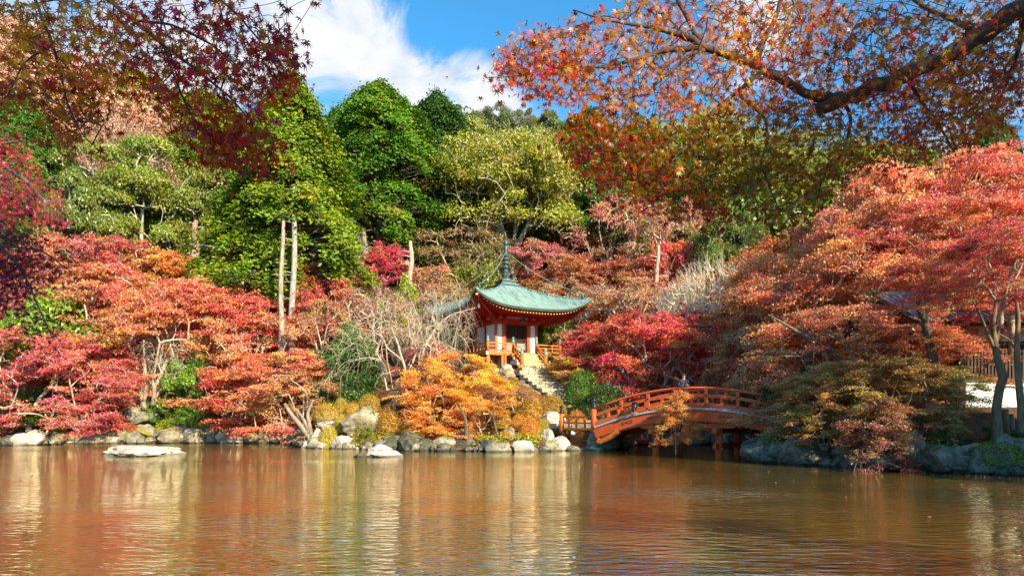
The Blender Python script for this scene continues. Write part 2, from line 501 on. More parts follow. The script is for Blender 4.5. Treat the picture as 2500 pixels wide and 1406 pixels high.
# pond
m, nt, N, L, out = nodemat('pond_water')
p = N.new('ShaderNodeBsdfPrincipled'); L.new(p.outputs[0], out.inputs[0])
p.inputs['Base Color'].default_value = (.055, .034, .012, 1)
p.inputs['Roughness'].default_value = 0.03
p.inputs['IOR'].default_value = 2.7
p.inputs['Specular IOR Level'].default_value = 0.8
geo = N.new('ShaderNodeNewGeometry')
def wav(sx, sy, sc, det, rz=0.0, dist=.4):
    mp = N.new('ShaderNodeMapping'); mp.inputs['Scale'].default_value = (sx, sy, 1); mp.inputs['Rotation'].default_value = (0, 0, rz)
    L.new(geo.outputs['Position'], mp.inputs[0])
    n = N.new('ShaderNodeTexNoise'); n.inputs['Scale'].default_value = sc; n.inputs['Detail'].default_value = det; n.inputs['Roughness'].default_value = .5; n.inputs['Distortion'].default_value = dist
    L.new(mp.outputs[0], n.inputs[0])
    return n.outputs[0]
w1 = wav(.9, 2.6, 2.6, 3, R(6)); w2 = wav(.45, 1.1, 1.2, 2, R(-10)); w3 = wav(.09, .16, 1, 2)
gain = N.new('ShaderNodeMapRange'); gain.inputs['From Min'].default_value = .35; gain.inputs['From Max'].default_value = .65; gain.inputs['To Min'].default_value = .25; gain.inputs['To Max'].default_value = 1.5
L.new(w3, gain.inputs[0])
mm = N.new('ShaderNodeMath'); mm.operation = 'MULTIPLY'; L.new(w1, mm.inputs[0]); L.new(gain.outputs[0], mm.inputs[1])
b1 = N.new('ShaderNodeBump'); b1.inputs['Strength'].default_value = 1; b1.inputs['Distance'].default_value = .034
L.new(mm.outputs[0], b1.inputs['Height'])
b2 = N.new('ShaderNodeBump'); b2.inputs['Strength'].default_value = 1; b2.inputs['Distance'].default_value = .015
L.new(w2, b2.inputs['Height']); L.new(b1.outputs[0], b2.inputs['Normal'])
L.new(b2.outputs[0], p.inputs['Normal'])
gl = N.new('ShaderNodeBsdfGlossy'); gl.inputs['Roughness'].default_value = .02; gl.inputs['Color'].default_value = (1.0, .95, .76, 1)
L.new(b2.outputs[0], gl.inputs['Normal'])
fr = N.new('ShaderNodeFresnel'); fr.inputs['IOR'].default_value = 1.5; L.new(b2.outputs[0], fr.inputs['Normal'])
fm = N.new('ShaderNodeMapRange'); fm.inputs['From Min'].default_value = .05; fm.inputs['From Max'].default_value = .6; fm.inputs['To Min'].default_value = .80; fm.inputs['To Max'].default_value = .96
L.new(fr.outputs[0], fm.inputs[0])
ws = N.new('ShaderNodeMixShader'); df = N.new('ShaderNodeBsdfDiffuse'); df.inputs[0].default_value = (.46, .27, .04, 1)
L.new(fm.outputs[0], ws.inputs[0]); L.new(df.outputs[0], ws.inputs[1]); L.new(gl.outputs[0], ws.inputs[2]); L.new(ws.outputs[0], out.inputs[0])
M['water'] = m
wv = [(-115, 0, 0), (45, 0, 0), (45, 50, 0), (-115, 50, 0)]
water = link('pond_water', np_mesh('pond_water', np.array(wv, float), [[0, 1, 2, 3]]), M['water'])
tag(water, kind='structure')
# ------------------------------------------------------------------ vegetation: growth, tubes, leaves
def grow(att, roots, bal=0.3, step=0.5, wob=0.10, lift=0.06, rng=None):
    """joins the points att to a skeleton that starts as the chain(s) roots; returns points, parents, index of each att"""
    cap = 40 * len(att) + 500
    P = np.zeros((cap, 3)); par = np.full(cap, -1); pl = np.zeros(cap); k = 0
    for chain, attach in roots:
        for j, q in enumerate(chain):
            P[k] = q
            if j == 0:
                if attach is not None:
                    d = np.linalg.norm(P[:k] - np.array(q), axis=1); a = int(d.argmin()); par[k] = a; pl[k] = pl[a] + d[a]
            else:
                par[k] = k - 1; pl[k] = pl[k - 1] + np.linalg.norm(P[k] - P[k - 1])
            k += 1
    tips = []
    for a in att:
        d = np.linalg.norm(P[:k] - a, axis=1)
        j = int((d + bal * pl[:k]).argmin())
        D = d[j]; n = max(1, int(math.ceil(D / step)))
        p0 = P[j].copy(); prev = j
        off = rng.normal(0, wob * D, 3); off[2] = abs(off[2]) * .6 + lift * D
        for i in range(1, n + 1):
            t = i / n
            q = p0 * (1 - t) + a * t + off * (4 * t * (1 - t)) * (1 if n > 1 else 0)
            P[k] = q; par[k] = prev; pl[k] = pl[prev] + D / n; prev = k; k += 1
        tips.append(prev)
    return P[:k], par[:k], np.array(tips)

def radii(P, par, r0, pw=2.3, rmax=None):
    n = len(P); acc = np.zeros(n)
    ch = np.zeros(n, int)
    for i in range(n):
        if par[i] >= 0: ch[par[i]] += 1
    r = np.zeros(n)
    for i in range(n - 1, -1, -1):
        r[i] = acc[i] ** (1 / pw) if acc[i] > 0 else r0
        if par[i] >= 0: acc[par[i]] += r[i] ** pw
    if rmax: r = np.minimum(r, rmax) if r.max() < rmax else r * 1.0 * np.minimum(1, 1) if False else r0 + (r - r0) * (rmax - r0) / max(r.max() - r0, 1e-6)
    return r

def tubes(P0, P1, R0, R1, k=4):
    d = P1 - P0; L = np.linalg.norm(d, axis=1, keepdims=True) + 1e-9; d = d / L
    P1 = P1 + d * R1[:, None] * .35
    ref = np.where(np.abs(d[:, 2:3]) > .9, np.array([[1.0, 0, 0]]), np.array([[0, 0, 1.0]]))
    s = np.cross(d, ref); s /= np.linalg.norm(s, axis=1, keepdims=True) + 1e-9
    u = np.cross(s, d)
    n = len(P0)
    V = np.zeros((n, 2 * k, 3))
    for i in range(k):
        a = 2 * math.pi * i / k
        o = s * math.cos(a) + u * math.sin(a)
        V[:, i] = P0 + o * R0[:, None]
        V[:, k + i] = P1 + o * R1[:, None]
    base = (np.arange(n) * 2 * k)[:, None]
    Q = np.concatenate([np.stack([base[:, 0] + i, base[:, 0] + (i + 1) % k, base[:, 0] + k + (i + 1) % k, base[:, 0] + k + i], -1) for i in range(k)])
    return V.reshape(-1, 3), Q

def join(parts):
    V, Q, T, off = [], [], [], 0
    for p in parts:
        V.append(p[0]); Q.append(p[1] + off)
        if len(p) > 2: T.append(p[2])
        off += len(p[0])
    return (np.concatenate(V), np.concatenate(Q)) + ((np.concatenate(T),) if T else ())

def skel_mesh(name, P, par, r, thick=0.05, flare=True):
    e = np.where(par >= 0)[0]
    r1 = r[e]; r0 = np.minimum(r[par[e]], r1 * 1.22)
    parts = []
    th = r1 > thick
    for mask, k in ((th, 8), (~th & (r1 > thick * .3), 5), (r1 <= thick * .3, 3)):
        if mask.any():
            ee = e[mask]
            parts.append(tubes(P[par[ee]], P[ee], r0[mask], r1[mask], k))
    V, Q = join(parts)
    return np_mesh(name, V, Q, smooth=True)

def leafquads(c, n, size, rng, width=.62, hue=.02, sat=.1, val=.25, sp_h=None, sp_v=None, tri=False):
    """diamond leaves at c with normals n"""
    N_ = len(c)
    n = n / (np.linalg.norm(n, axis=1, keepdims=True) + 1e-9)
    a = rng.normal(size=(N_, 3)); a -= n * (a * n).sum(1, keepdims=True); a /= np.linalg.norm(a, axis=1, keepdims=True) + 1e-9
    b = np.cross(n, a)
    s = (size * rng.uniform(.65, 1.3, N_))[:, None]
    w = s * width * .5
    if tri:
        V = np.stack([c - a * s * .42 - b * w * 1.15, c - a * s * .42 + b * w * 1.15, c + a * s * .60 - n * s * .1], 1).reshape(-1, 3)
        Q = np.arange(N_ * 3).reshape(-1, 3)
        T = np.stack([.5 + rng.normal(0, hue, N_) + (0 if sp_h is None else sp_h), np.clip(rng.normal(1, val, N_) + (0 if sp_v is None else sp_v), .35, 1.9), np.clip(rng.normal(1, sat, N_), .4, 1.25)], -1)
        return V, Q, T
    V = np.stack([c - a * s * .5, c + b * w + n * s * .06 - a * s * .08, c + a * s * .5 - n * s * .1, c - b * w + n * s * .06 - a * s * .08], 1).reshape(-1, 3)
    Q = np.arange(N_ * 4).reshape(-1, 4)
    T = np.stack([.5 + rng.normal(0, hue, N_) + (0 if sp_h is None else sp_h), np.clip(rng.normal(1, val, N_) + (0 if sp_v is None else sp_v), .35, 1.9), np.clip(rng.normal(1, sat, N_), .4, 1.25)], -1)
    return V, Q, T

class Proto: pass

def finish(name, P, par, r, leaf, H_, W_, thick=.05, cut=None):
    pr = Proto(); pr.H, pr.W, pr.name = H_, W_, name
    pr.trunk = skel_mesh(name + '_trunk', P, par, r, thick)
    pr.trunk.materials.append(M['bark'])
    pr.crown = None
    if leaf is not None:
        pr.crown = np_mesh(name + '_crown', leaf[0], *((leaf[1], None) if leaf[1].shape[1] == 4 else (None, leaf[1])), tint=leaf[2])
    return pr

def sort_att(att, c):
    return att[np.argsort(np.linalg.norm((att - c) * np.array([1, 1, .8]), axis=1))]

def proto_maple(seed, Hh=7.0, Rr=4.6, npad=84, per=13, nleaf=28, lsize=.13, hb=.20, r0=.015, lean=0.0, stems=3, bare=0.22, mat='leaf', padr=(.35, 1.05), trunk=.17):
    rng = np.random.default_rng(seed)
    A, PI_ = [], []
    for i in range(npad):
        u = rng.uniform(.02, 1) ** .9; rr = Rr * math.sqrt(u); az = rng.uniform(0, 2 * math.pi)
        wob = 1 + .22 * math.sin(3 * az + seed) + .12 * math.sin(5 * az + 2 * seed)
        rr *= wob
        zt = Hh * (hb + (1 - hb) * math.sqrt(max(0, 1 - (rr / (Rr * 1.3)) ** 2 * 1.25)) ** 1.1) + rng.normal(0, .25)
        z = zt if rng.random() < .6 else Hh * hb * .75 + (zt - Hh * hb * .75) * rng.uniform(.0, .9)
        z = min(z, Hh)
        c = np.array([rr * math.cos(az) + lean * z, rr * math.sin(az), z])
        pr_ = rng.uniform(*padr) * (1.15 if z < .6 * Hh else .9)
        slope = rng.normal(0, .38)
        for k in range(per):
            q = rng.normal(0, .5, 2) * pr_ * (1 + .8 * (rng.random() < .15))
            dr = (q[0] * math.cos(az) + q[1] * math.sin(az))
            PI_.append(i)
            A.append(c + np.array([q[0], q[1], -.10 * dr - .06 * (q @ q) + slope * dr + rng.normal(0, .13)]))
    A = np.array(A)
    A[:, 2] = np.maximum(A[:, 2], .35)
    chains = []
    fork = Hh * rng.uniform(.12, .2)
    chains.append(([(0, 0, -.5), (0, 0, 0), (.05 + lean * .3, .02, fork * .5), (lean * fork, 0, fork)], None))
    for s_ in range(stems):
        a0 = 2 * math.pi * (s_ + rng.uniform(-.2, .2)) / stems + seed
        pts = []
        x, y, z = lean * fork, 0.0, fork
        for j in range(5):
            k = j + 1
            x += math.cos(a0) * Rr * .085 * (1.1) + rng.normal(0, .08) + lean * Hh * .1; y += math.sin(a0) * Rr * .085 + rng.normal(0, .08); z += Hh * .105
            pts.append((x, y, z))
        chains.append((pts, 1))
    oo = np.argsort(np.linalg.norm((A - np.array([0, 0, fork])) * np.array([1, 1, .8]), axis=1)); A = A[oo]; PI_ = np.array(PI_)[oo]
    P, par, tips = grow(A, chains, bal=.22, step=.45, wob=.09, lift=.05, rng=rng)
    r = radii(P, par, r0, 2.35, trunk * Hh / 7)
    keep = rng.random(len(A)) >= bare
    Al = A[keep]
    nleaf = int(nleaf * 1.75)
    n = len(Al) * nleaf
    c = np.repeat(Al, nleaf, 0)
    rad = c[:, :2] / (np.linalg.norm(c[:, :2], axis=1, keepdims=True) + .3)
    tw = np.repeat(rng.normal(0, .5, len(Al)), nleaf); ca, sa = np.cos(tw), np.sin(tw)
    ax = np.stack([rad[:, 0] * ca - rad[:, 1] * sa, rad[:, 0] * sa + rad[:, 1] * ca], -1)
    u_ = rng.normal(0, .36, n); v_ = rng.normal(0, .17, n)
    off = np.stack([ax[:, 0] * u_ - ax[:, 1] * v_, ax[:, 1] * u_ + ax[:, 0] * v_, rng.normal(0, .055, n)], -1)
    off[:, 2] -= .12 * (off[:, :2] * rad).sum(1)
    c = c + off
    nn = rng.normal(0, .60, (n, 3)) + np.array([0, 0, .75]); nn[:, :2] += rad * .45
    ph = np.clip(rng.normal(.006, .017, npad + 1), -.010, .05); pv = rng.normal(0, .13, npad + 1); pid = PI_[keep]
    sh = np.repeat(rng.normal(.004, .008, len(Al)) + ph[pid], nleaf); sv = np.repeat(rng.normal(0, .12, len(Al)) + pv[pid], nleaf)
    leaf = leafquads(c, nn, lsize * .86, rng, .85, .012, .13, .24, sh, sv, tri=True)
    pr = finish('maple%d' % seed, P, par, r, leaf, Hh, Rr * 2, .06)
    if pr.crown: pr.crown.materials.append(M[mat])
    return pr

def proto_round(seed, Hh=8.0, Rr=3.6, ncl=90, nleaf=420, lsize=.16, zc=.60, r0=.02, clr=(.55, 1.05), mat='green', fine=False, trunk=.22, stems=3):
    rng = np.random.default_rng(seed)
    A, Rd = [], []
    for i in range(ncl):
        d = rng.normal(size=3); d /= np.linalg.norm(d); 
        if d[2] < -.45: d[2] *= -.5
        wob = 1 + .18 * math.sin(4 * math.atan2(d[1], d[0]) + seed) + .15 * rng.normal()
        k = rng.uniform(.55, 1) ** .4 * wob
        A.append([d[0] * Rr * k * .86, d[1] * Rr * k * .86, Hh * zc + d[2] * Hh * (1 - zc) * min(k, 1.05) * .90]); Rd.append(rng.uniform(*clr))
    A = np.array(A); Rd = np.array(Rd)
    # twig ends inside the clumps
    T = (np.repeat(A, 7, 0) + rng.normal(0, .45, (len(A) * 7, 3)) * np.repeat(Rd, 7)[:, None])
    chains = [([(0, 0, -.8), (0, 0, 0), (.06, 0, Hh * .12), (.0, .05, Hh * .25)], None)]
    for s_ in range(stems):
        a0 = 2 * math.pi * s_ / stems + seed
        chains.append(([(math.cos(a0) * Rr * .1 * j + rng.normal(0, .08), math.sin(a0) * Rr * .1 * j, Hh * (.25 + .09 * j)) for j in range(1, 5)], 1))
    T = sort_att(T, np.array([0, 0, Hh * .25]))
    P, par, tips = grow(T, chains, bal=.25, step=.6, wob=.08, lift=.05, rng=rng)
    r = radii(P, par, r0, 2.4, trunk)
    nleaf = int(nleaf * 1.6); n = ncl * nleaf
    d = rng.normal(size=(n, 3)); d /= np.linalg.norm(d, axis=1, keepdims=True)
    d[:, 2] = np.where(d[:, 2] < -.3, -d[:, 2] * .6, d[:, 2])
    rad = np.repeat(Rd, nleaf)[:, None] * rng.uniform(.3 if not fine else .1, 1, (n, 1)) ** .5
    off = d * rad * np.array([1, 1, .72]) 
    c = np.repeat(A, nleaf, 0) + off + rng.normal(0, .07, (n, 3))
    nn = d + rng.normal(0, .7, (n, 3)) + np.array([0, 0, .35])
    sh = np.repeat(rng.normal(0, .012, ncl), nleaf); sv = np.repeat(rng.normal(0, .10, ncl), nleaf)
    leaf = leafquads(c, nn, lsize * .85, rng, .6, .014, .10, .22, sh, sv, tri=True)
    pr = finish('round%d' % seed, P, par, r, leaf, Hh, Rr * 2, .08)
    pr.crown.materials.append(M[mat])
    return pr

def proto_cypress(seed, Hh=26.0, Rr=5.0, ncl=620, nleaf=165, lsize=.25, lo=.30, trunk=.33, pw_=2.0):
    rng = np.random.default_rng(seed)
    A, Az, S = [], [], []
    for i in range(ncl):
        t = rng.uniform(0, 1) ** .85
        z = Hh * (lo + (1 - lo) * t)
        prof = (1 - t ** pw_) ** .85 * (.62 + .38 * min(1, t * 5 + .25)) + .04
        az = rng.uniform(0, 2 * math.pi)
        prof *= 1 + .24 * math.sin(3 * az + 9 * t + seed) + .10 * math.sin(7 * az - 14 * t)
        k = rng.uniform(.45, 1) ** .45
        A.append([math.cos(az) * Rr * prof * k, math.sin(az) * Rr * prof * k, z - .5 * k * prof]); Az.append(az); S.append(rng.uniform(.55, 1.05))
    for i in range(26):   # leader shoots that break the top outline
        az = rng.uniform(0, 6.28); k = rng.uniform(0, .42)
        A.append([math.cos(az) * Rr * k, math.sin(az) * Rr * k, Hh * (1 - .10 * k * 3 * rng.uniform(.5, 1)) + rng.normal(0, .25)]); Az.append(az); S.append(.42)
    A = np.array(A); Az = np.array(Az); S = np.array(S); ncl = len(A)
    trunkpts = [(rng.normal(0, .05), rng.normal(0, .05), Hh * q) for q in np.linspace(-.03, .97, 16)]
    P, par, pl = [], [], None
    P = [np.array(q) for q in trunkpts]; par = [-1] + list(range(15)); R_ = [trunk * (1 - .88 * max(0, i / 15)) for i in range(16)]
    tz = np.array([q[2] for q in trunkpts])
    for a in A:
        d = np.hypot(a[0], a[1]); zz = max(a[2] - .15 * d, 0)
        j = int(np.abs(tz - zz).argmin())
        mid = np.array([a[0] * .5, a[1] * .5, (P[j][2] + a[2]) / 2 + .1 * d])
        P.append(mid); par.append(j); R_.append(.055)
        P.append(a); par.append(len(P) - 2); R_.append(.025)
    P = np.array(P); par = np.array(par); R_ = np.array(R_)
    n = ncl * nleaf
    out = np.stack([np.cos(Az), np.sin(Az), np.zeros(ncl)], -1)
    o = np.repeat(out, nleaf, 0); s = np.repeat(S, nleaf)[:, None]
    side = np.stack([-o[:, 1], o[:, 0], np.zeros(n)], -1)
    u = rng.normal(0, .50, (n, 1)); v = rng.normal(0, .50, (n, 1)); w = rng.normal(0, .38, (n, 1))
    c = np.repeat(A, nleaf, 0) + s * (o * u + side * v + np.array([0, 0, 1.0]) * (w - .75 * u - .35 * v ** 2))
    nn = o * .8 + np.array([0, 0, .6]) + rng.normal(0, .55, (n, 3))
    sh = np.repeat(rng.normal(0, .010, ncl), nleaf); sv = np.repeat(rng.normal(0, .20, ncl), nleaf)
    V, Q, T = leafquads(c, nn, lsize, rng, .6, .014, .08, .24, sh, sv, tri=True)
    rust = rng.random(n) < np.repeat(np.where(rng.random(ncl) < .045, .45, .003), nleaf)   # withered sprays
    T[rust, 0] = .5 - .13; T[rust, 1] = 1.9
    pr = Proto(); pr.H, pr.W, pr.name = Hh, Rr * 2, 'cypress%d' % seed
    e = np.where(par >= 0)[0]
    pr.trunk = np_mesh(pr.name + '_trunk', *join([tubes(P[par[e[:15]]], P[e[:15]], R_[par[e[:15]]], R_[e[:15]], 10), tubes(P[par[e[15:]]], P[e[15:]], np.minimum(R_[par[e[15:]]], .07), R_[e[15:]], 4)]), smooth=True)
    pr.trunk.materials.append(M['bark'])
    pr.crown = np_mesh(pr.name + '_crown', V, None, Q, tint=T); pr.crown.materials.append(M['conifer'])
    return pr

def proto_bare(seed, Hh=6.0, Rr=3.6, natt=420, ntw=7, droop=.5, r0=.013, stems=3, up=0.0, trunk=.15, leaves=0, lsize=.1, twl=.55):
    rng = np.random.default_rng(seed)
    A = []
    for i in range(natt):
        az = rng.uniform(0, 6.283); u = rng.uniform(.05, 1); rr = Rr * math.sqrt(u) * (1 + .2 * math.sin(3 * az + seed))
        zt = Hh * (.35 + .65 * math.sqrt(max(0, 1 - (rr / Rr / 1.25) ** 2)))
        z = zt - abs(rng.normal(0, .22)) * Hh * (.9 - up * .3)
        A.append([rr * math.cos(az), rr * math.sin(az), max(z, .6)])
    A = np.array(A)
    chains = [([(0, 0, -.5), (0, 0, 0), (.05, .0, Hh * .1), (.02, .05, Hh * .2)], None)]
    for s_ in range(stems):
        a0 = 6.283 * s_ / stems + seed
        chains.append(([(math.cos(a0) * Rr * .1 * j + rng.normal(0, .07), math.sin(a0) * Rr * .1 * j, Hh * (.2 + .10 * j)) for j in range(1, 5)], 1))
    A = sort_att(A, np.array([0, 0, Hh * .2]))
    P, par, tips = grow(A, chains, bal=.25, step=.3, wob=.13, lift=.10, rng=rng)
    r = radii(P, par, r0, 2.1, trunk)
    d = P[tips] - P[par[tips]]; d /= np.linalg.norm(d, axis=1, keepdims=True) + 1e-9
    n = len(tips) * ntw
    s0 = np.repeat(P[tips], ntw, 0) - np.repeat(d, ntw, 0) * rng.uniform(0, .35, (n, 1))
    dd = np.repeat(d, ntw, 0) + rng.normal(0, .55, (n, 3)) + np.array([0, 0, up * 1.2]); dd /= np.linalg.norm(dd, axis=1, keepdims=True)
    L_ = rng.uniform(.4, 1.1, (n, 1)) * twl
    m1 = s0 + dd * L_ * .5; e1 = m1 + (dd + np.array([0, 0, -droop * .6]) + rng.normal(0, .18, (n, 3))) * L_ * .5
    e2 = e1 + (dd + np.array([0, 0, -droop * 1.4]) + rng.normal(0, .22, (n, 3))) * L_ * .45
    one = np.ones(n)
    sk = skel_mesh('x', P, par, r, .05)
    bpy.data.meshes.remove(sk)
    e = np.where(par >= 0)[0]; r1 = r[e]; rr0 = np.minimum(r[par[e]], r1 * 1.22); th = r1 > .035
    parts = [tubes(P[par[e[th]]], P[e[th]], rr0[th], r1[th], 8), tubes(P[par[e[~th]]], P[e[~th]], rr0[~th], r1[~th], 4),
             tubes(s0, m1, one * r0 * .8, one * r0 * .6, 3), tubes(m1, e1, one * r0 * .6, one * r0 * .45, 3), tubes(e1, e2, one * r0 * .45, one * r0 * .25, 3)]
    pr = Proto(); pr.H, pr.W, pr.name = Hh, Rr * 2, 'bare%d' % seed
    pr.trunk = np_mesh(pr.name, *join(parts), smooth=True); pr.trunk.materials.append(M['bark'])
    pr.crown = None
    if leaves:
        base = np.concatenate([e1, e2, m1])
        pick = base[rng.integers(0, len(base), leaves)] + rng.normal(0, .05, (leaves, 3))
        lf = leafquads(pick, rng.normal(0, 1, (leaves, 3)) + np.array([0, 0, .6]), lsize, rng, .7, .02, .15, .3)
        pr.crown = np_mesh(pr.name + '_crown', lf[0], lf[1], tint=lf[2]); pr.crown.materials.append(M['leaf'])
    return pr

def proto_bush(seed, nleaf=9000, lsize=.06, flat=.75, loose=.05, mat='green', lump=.06):
    """clipped dome, 1 m across its half width"""
    rng = np.random.default_rng(seed)
    d = rng.normal(size=(nleaf, 3)); d /= np.linalg.norm(d, axis=1, keepdims=True); d[:, 2] = np.abs(d[:, 2]) * 1.0
    az = np.arctan2(d[:, 1], d[:, 0])
    k = 1 + lump * np.sin(3 * az + seed) * (1 - d[:, 2]) + lump * .7 * np.sin(7 * az + 5 * d[:, 2]) + rng.normal(0, loose, nleaf) - .10 * rng.random(nleaf) ** 3
    c = d * k[:, None] * np.array([1, 1, flat * 2])
    c[:, 2] = np.where(rng.random(nleaf) < .25, c[:, 2] * rng.random(nleaf), c[:, 2])
    nn = d + rng.normal(0, .6, (nleaf, 3))
    V, Q, T = leafquads(c, nn, lsize, rng, .6, .018, .12, .28)
    me = np_mesh('bush%d' % seed, V, Q, tint=T); me.materials.append(M[mat])
    pr = Proto(); pr.H, pr.W, pr.name, pr.crown = flat * 2, 2.0, 'bush', me
    # twigs under the dome
    P, par, tips = grow(d[:60] * .8 * np.array([1, 1, flat * 2]) + np.array([0, 0, .05]), [([(0, 0, -.3), (0, 0, 0), (0, 0, .15)], None)], bal=.2, step=.4, rng=rng)
    r = radii(P, par, .012, 2.3, .07)
    pr.trunk = skel_mesh('bushstem%d' % seed, P, par, r, .03); pr.trunk.materials.append(M['bark'])
    return pr

def place(pr, px, pyt, D, wpx, col, label, cat='maple tree', name='maple_tree', bark=(.26, .20, .15), rz=None, group=None, zbase=None, pxb=None, sink=.15, sxy=None):
    x = (px - 1250) / F * D
    g = H(x, D) if zbase is None else zbase
    top = at(px, pyt, D).z
    sz = (top - g + sink) / pr.H
    sx = wpx / F * D / pr.W
    root = empty(name, (x, D, g - sink), 0, label, cat, group)
    rz = random.uniform(0, 6.28) if rz is None else rz
    if col[0] > 2.2 * col[1] and col[2] > .02 and 'magenta' not in label and 'purplish' not in label:
        col = (min(1, col[0] * 1.12), col[1] * 1.16 + .005, col[2] * .80)
    parts = []
    if pr.trunk is not None: parts.append(('trunk', pr.trunk, bark))
    if pr.crown is not None: parts.append(('crown', pr.crown, col))
    for nm, me, cc in parts:
        o = bpy.data.objects.new(nm, me); C.objects.link(o); o.parent = root
        o.rotation_euler = (0, 0, rz); o.scale = (sx, sx, sz); o.color = (*cc, 1)
    return root

MA = [proto_maple(1), proto_maple(2, 7.5, 4.4, stems=2), proto_maple(3, 6.5, 5.0, hb=.16), proto_maple(4, 7, 4.5, npad=72, bare=.32, stems=4)]
MB_ = [proto_maple(11, 4.2, 2.8, npad=34, per=16, nleaf=30, lsize=.11, hb=.12, padr=(.45, .9), trunk=.12), proto_maple(12, 4.5, 2.6, npad=30, per=16, nleaf=28, lsize=.11, hb=.15, padr=(.45, .9), trunk=.12)]
MN = [proto_maple(21, 7.5, 5.2, npad=130, per=15, nleaf=33, lsize=.105, hb=.20, padr=(.35, 1.0), stems=4, trunk=.2, bare=.22), proto_maple(22, 7.0, 5.0, npad=120, per=15, nleaf=31, lsize=.105, hb=.14, padr=(.35, 1.0), bare=.26, trunk=.2)]
MT = [proto_maple(31, 6.5, 4.4, npad=50, per=20, nleaf=13, lsize=.11, bare=.25, r0=.017, stems=3), proto_maple(32, 6.5, 4.2, npad=46, per=20, nleaf=12, lsize=.11, bare=.2, r0=.017, stems=4)]
RO = [proto_round(1, nleaf=540, lsize=.135), proto_round(2, 9, 3.8, zc=.58, nleaf=540, lsize=.135), proto_round(3, 7.5, 4.2, ncl=70, nleaf=480, lsize=.2)]
FI = [proto_round(5, 10, 5.0, ncl=210, nleaf=230, lsize=.17, zc=.55, clr=(.8, 1.7), fine=True, stems=5, r0=.022, trunk=.2)]
CY = [proto_cypress(1, pw_=1.6, ncl=640, lo=.24), proto_cypress(2, 26, 5.4, lo=.20, pw_=3.0, ncl=620), proto_cypress(3, 24, 4.6, lo=.15, ncl=520, pw_=2.3)]
BA = [proto_bare(1, natt=190, ntw=3, droop=.9, r0=.009, twl=.85), proto_bare(2, 6.5, 3.4, up=.7, droop=0, natt=330, r0=.018, stems=5, ntw=5), proto_bare(3, 6, 3.8, natt=520, ntw=10, droop=.2, r0=.012, leaves=9000, lsize=.085)]
BU = [proto_bush(1), proto_bush(2, 7000, .075, .6, .09, lump=.1), proto_bush(3, 9000, .06, .8, .04)]
SH = [proto_round(8, 3.0, 1.7, ncl=46, nleaf=150, lsize=.13, zc=.5, clr=(.3, .6), r0=.012, trunk=.06), proto_round(9, 2.6, 1.9, ncl=50, nleaf=150, lsize=.11, zc=.45, clr=(.28, .55), r0=.012, trunk=.06)]

# colours of leaves (base colours)
CRIM, ROSE, SALM, ORAN, VIVI = (.62, .035, .035), (.46, .085, .075), (.62, .15, .09), (.68, .17, .015), (.85, .34, .010)
RUST, PINK, MAGE, GOLD, YGRN = (.38, .11, .045), (.62, .13, .115), (.58, .018, .075), (.60, .36, .02), (.33, .36, .016)
GREN, DGRN, OLIV, BRWN, DULR = (.14, .27, .014), (.045, .13, .018), (.27, .27, .055), (.34, .17, .08), (.36, .05, .045)
PALE, GREY, DARK, GREYB = (.55, .47, .38), (.42, .38, .33), (.10, .07, .05), (.50, .46, .42)

# ---- conifers and broadleaf trees of the hillside, from the photograph
_place = place
def place(pr, px, pyt, D, w, col, *a_, **k_):
    if pr in CY: col = tuple(c_ * .74 for c_ in col)
    return _place(pr, px, pyt, D, w, col, *a_, **k_)
cy = dict(cat='cypress tree', name='cypress_tree', bark=(.30, .25, .21))
place(CY[0], 712, 200, 57, 370, (.21, .29, .010), 'tall bright yellow-green cypress whose pointed top meets the clouds', **cy)
place(CY[1], 925, 216, 76, 350, (.13, .25, .010), 'broad deep green cypress with the highest crown against the white cloud', **cy)
place(CY[1], 1065, 238, 82, 250, (.050, .125, .016), 'dark bluish green cypress between the highest cypress and the olive dome tree', **cy)
place(CY[2], 575, 330, 74, 240, (.17, .27, .02), 'green cypress standing left of the pointed yellow-green one', **cy)
place(CY[1], 470, 320, 84, 250, (.18, .30, .02), 'mid green cypress rising behind the olive tree with white limbs', **cy)
place(CY[1], 330, 185, 100, 340, (.36, .40, .012), 'sunlit yellow cypress on the upper slope under the dark red foreground leaves', **cy)
place(CY[1], 500, 235, 104, 300, (.30, .36, .014), 'yellow-green cypress high on the slope right of the yellow one', **cy)
place(CY[0], 820, 275, 92, 170, (.07, .20, .02), 'narrow dark cypress seen in the gap between the two tallest cypresses', **cy)
place(CY[2], 1440, 285, 84, 290, (.11, .25, .015), 'green cypress right of the olive dome tree under the orange leaf spray', **cy)
place(CY[1], 1545, 320, 92, 270, (.10, .24, .02), 'green cypress behind the fringe of red foreground leaves', **cy)
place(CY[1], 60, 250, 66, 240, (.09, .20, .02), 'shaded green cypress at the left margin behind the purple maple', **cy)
place(CY[2], 1330, 380, 88, 130, (.07, .18, .02), 'dark cypress close behind the right flank of the olive dome tree', **cy)
place(CY[1], 2420, 290, 60, 230, (.06, .16, .02), 'dark green cypress behind the pink maples near the right margin', **cy)
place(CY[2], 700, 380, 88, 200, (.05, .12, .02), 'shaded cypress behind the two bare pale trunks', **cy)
place(CY[1], 1640, 380, 88, 220, (.09, .21, .02), 'green cypress half hidden behind hanging dark red leaves', **cy)

